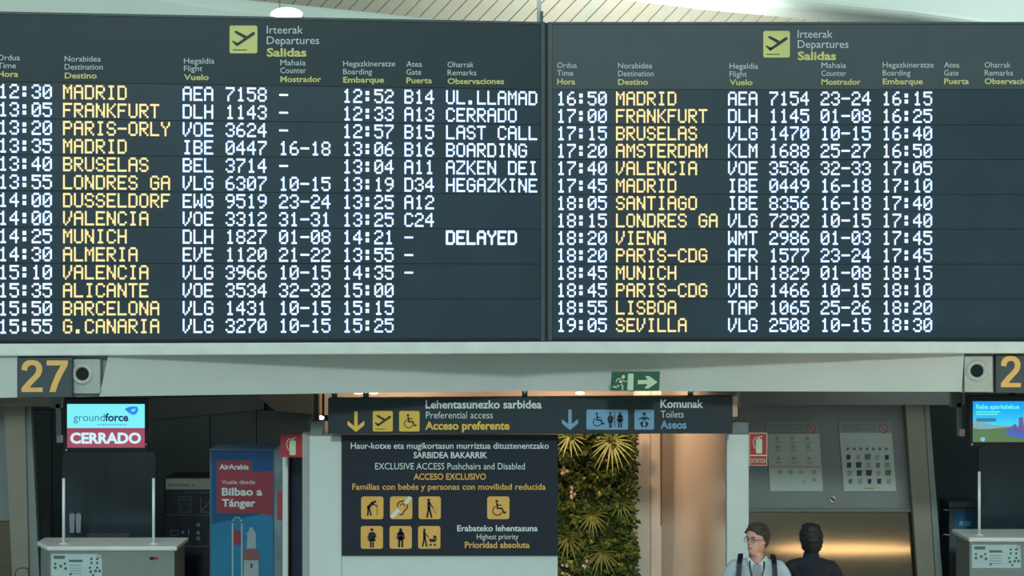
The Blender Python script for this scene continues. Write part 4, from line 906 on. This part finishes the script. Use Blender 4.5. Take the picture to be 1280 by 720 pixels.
    for S, s in (('l', -1), ('r', 1)):
        el, wr = pose[S]; wrv = Vector((s*wr[0], wr[1], wr[2])); elv = Vector((s*el[0], el[1], el[2])); cu = elv.lerp(wrv, .93)
        TJ.update({S+'sh': (s*.165, -.02, 1.435, .085), S+'sh2': (s*.215, -.02, 1.37, .075), S+'el': (*elv, .058), S+'cu': (*cu, .042)})
        TE += [('upper', S+'sh'), (S+'sh', S+'sh2'), (S+'sh2', S+'el'), (S+'el', S+'cu')]
    xf(skin_mesh(TJ, TE, 'chest', 2), W).build('jacket', topc, root, smooth=True)
    LJ = {'p': (0, 0, .98, .155, .12)}; LE = []
    for S, s in (('l', -1), ('r', 1)):
        LJ.update({S+'h': (s*.095, 0, .88, .11), S+'k': (s*.105, .01, .50, .078), S+'a': (s*.105, -.02, .10, .062)}); LE += [('p', S+'h'), (S+'h', S+'k'), (S+'k', S+'a')]
    xf(skin_mesh(LJ, LE, 'p', 2), W).build('trousers', trouserc, root, smooth=True)
    for s in (-1, 1):
        xf(MB().ell((s*.11, .04, .045), .05, .14, .045, 16, 8), W).build('shoe', M_black, root, smooth=True)
    return root, W, HM
M_skin = mat('skin', (220, 164, 148), .5, var=.04, scale=30)
M_skin2 = mat('skin_tan', (150, 112, 95), .5, var=.04, scale=30)
M_hair = mat('hair_brown', (58, 46, 40), .6, var=.3, scale=60, bump=.4)
M_hair2 = mat('hair_black', (22, 22, 24), .6, var=.3, scale=60, bump=.4)
M_jk = mat('jacket_pale_grey', (186, 200, 210), .8, var=.06, scale=14, bump=.5)
M_jk2 = mat('jacket_navy', (28, 32, 44), .85, var=.12, scale=14, bump=.5)
rest = {'l': ((.27, -.03, 1.13), (.27, .07, .90)), 'r': ((.27, -.03, 1.13), (.27, .07, .90))}
Y1 = 13.0; x1 = xat(946, Y1)
# facing the camera is yaw 180 degrees; the head turns towards the left of the picture
man, W1, HM1 = person('person in a pale grey jacket with glasses and dark backpack straps, head turned left', (x1, Y1, 0), R(172), R(-38), 1.0, M_skin, M_hair, M_jk, mat('trousers_grey', (70, 72, 78), .8), True, .045, rest)
g = MB()
for s in (-1, 1):
    pts = [(s*.034+.021*math.cos(a), .099-abs(.021*math.cos(a)*.1), .110+.016*math.sin(a)) for a in [2*math.pi*k/16 for k in range(17)]]
    g.tube(pts, .0022, 6, False); g.tube([(s*.054, .096, .115), (s*.074, .05, .115), (s*.079, -.01, .112)], .002, 6)
g.tube([(-.014, .1, .115), (0, .104, .118), (.014, .1, .115)], .002, 6)
gl = xf(xf(g, HM1), W1); tagl = gl.build('glasses', M_ink, None, smooth=True); tag(tagl, 'thin framed glasses worn by the person in the pale jacket', 'glasses')
# collar flaps and shirt inset
for s in (-1, 1):
    c = MB().prism([(s*.012, .075, 1.470), (s*.075, .055, 1.535), (s*.088, .035, 1.500), (s*.055, .095, 1.435)], [(s*.012, .085, 1.468), (s*.077, .066, 1.537), (s*.092, .046, 1.500), (s*.055, .106, 1.433)])
    xf(c, W1).build('collar', mat('collar_pale', (205, 216, 222), .8), man)
xf(MB().prism([(-.03, .10, 1.47), (.03, .10, 1.47), (.05, .125, 1.25), (-.05, .125, 1.25)], [(-.03, .11, 1.47), (.03, .11, 1.47), (.05, .135, 1.25), (-.05, .135, 1.25)]), W1).build('shirt_front', mat('shirt_grey', (150, 160, 168), .8), man)
bp = thing('backpack', 'dark backpack with black shoulder straps worn over the pale jacket', 'backpack', tuple(W1 @ Vector((0, -.2, 1.0))))
def strip(pts, wd, th=.006):
    mb = MB(); P_ = [Vector(p) for p in pts]
    a = []; b = []
    for i, p in enumerate(P_):
        d = (P_[min(i+1, len(P_)-1)]-P_[max(i-1, 0)]).normalized(); s_ = d.cross(Vector((0, 1, 0)));  s_ = s_.normalized() if s_.length > .2 else Vector((1, 0, 0))
        n_ = s_.cross(d).normalized(); mb.v += [p+s_*wd/2+n_*th, p-s_*wd/2+n_*th, p-s_*wd/2-n_*th, p+s_*wd/2-n_*th]
    for i in range(len(P_)-1):
        for k in range(4): mb.f.append([i*4+k, i*4+(k+1) % 4, (i+1)*4+(k+1) % 4, (i+1)*4+k])
    mb.f += [[0, 1, 2, 3], [len(mb.v)-4+k for k in (3, 2, 1, 0)]]; return mb
for s in (-1, 1):
    xf(strip([(s*.13, -.12, 1.45), (s*.13, -.06, 1.525), (s*.135, .02, 1.52), (s*.14, .09, 1.47), (s*.145, .125, 1.38), (s*.15, .135, 1.25), (s*.17, .1, 1.12)], .04), W1).build('strap', M_black, bp)
xf(MB().prism([(-.15, -.15, 1.0), (.15, -.15, 1.0), (.13, -.15, 1.46), (-.13, -.15, 1.46)], [(-.13, -.30, 1.02), (.13, -.30, 1.02), (.10, -.27, 1.42), (-.10, -.27, 1.42)]), W1).build('bag', M_black, bp, bevel=.03)
ly = thing('lanyard', 'dark lanyard with a pale badge hanging on the chest of the pale jacket', 'lanyard', tuple(W1 @ Vector((0, .14, 1.2))))
xf(strip([(-.06, .06, 1.52), (-.055, .115, 1.44), (-.03, .145, 1.34), (-.004, .15, 1.24)], .013, .003), W1).build('ribbon', M_black, ly); xf(strip([(.06, .06, 1.52), (.055, .115, 1.44), (.03, .145, 1.34), (.004, .15, 1.24)], .013, .003), W1).build('ribbon', M_black, ly)
xf(MB().box(-.035, .15, 1.13, .035, .154, 1.24), W1).build('badge', M_txtwhite, ly)
Y2 = 13.5; x2 = xat(1014, Y2)
p2, W2, HM2 = person('person in a dark navy jacket seen from behind, in front of the steel shutter', (x2, Y2, 0), R(-6), R(8), .945, M_skin2, M_hair2, M_jk2, mat('trousers_black', (24, 25, 30), .8), False, .0, rest)
nk = MB(); 
for i in range(2):
    for k in range(20):
        a = 2*math.pi*k/20; nk.v.append(Vector(((.078-.012*i)*math.cos(a), -.0+(.078-.01*i)*math.sin(a), 1.49+.065*i)))
for k in range(20): nk.f.append([k, (k+1) % 20, 20+(k+1) % 20, 20+k])
c_ = xf(nk, W2).build('collar', M_jk2, p2, smooth=True); so = c_.modifiers.new('t', 'SOLIDIFY'); so.thickness = .01
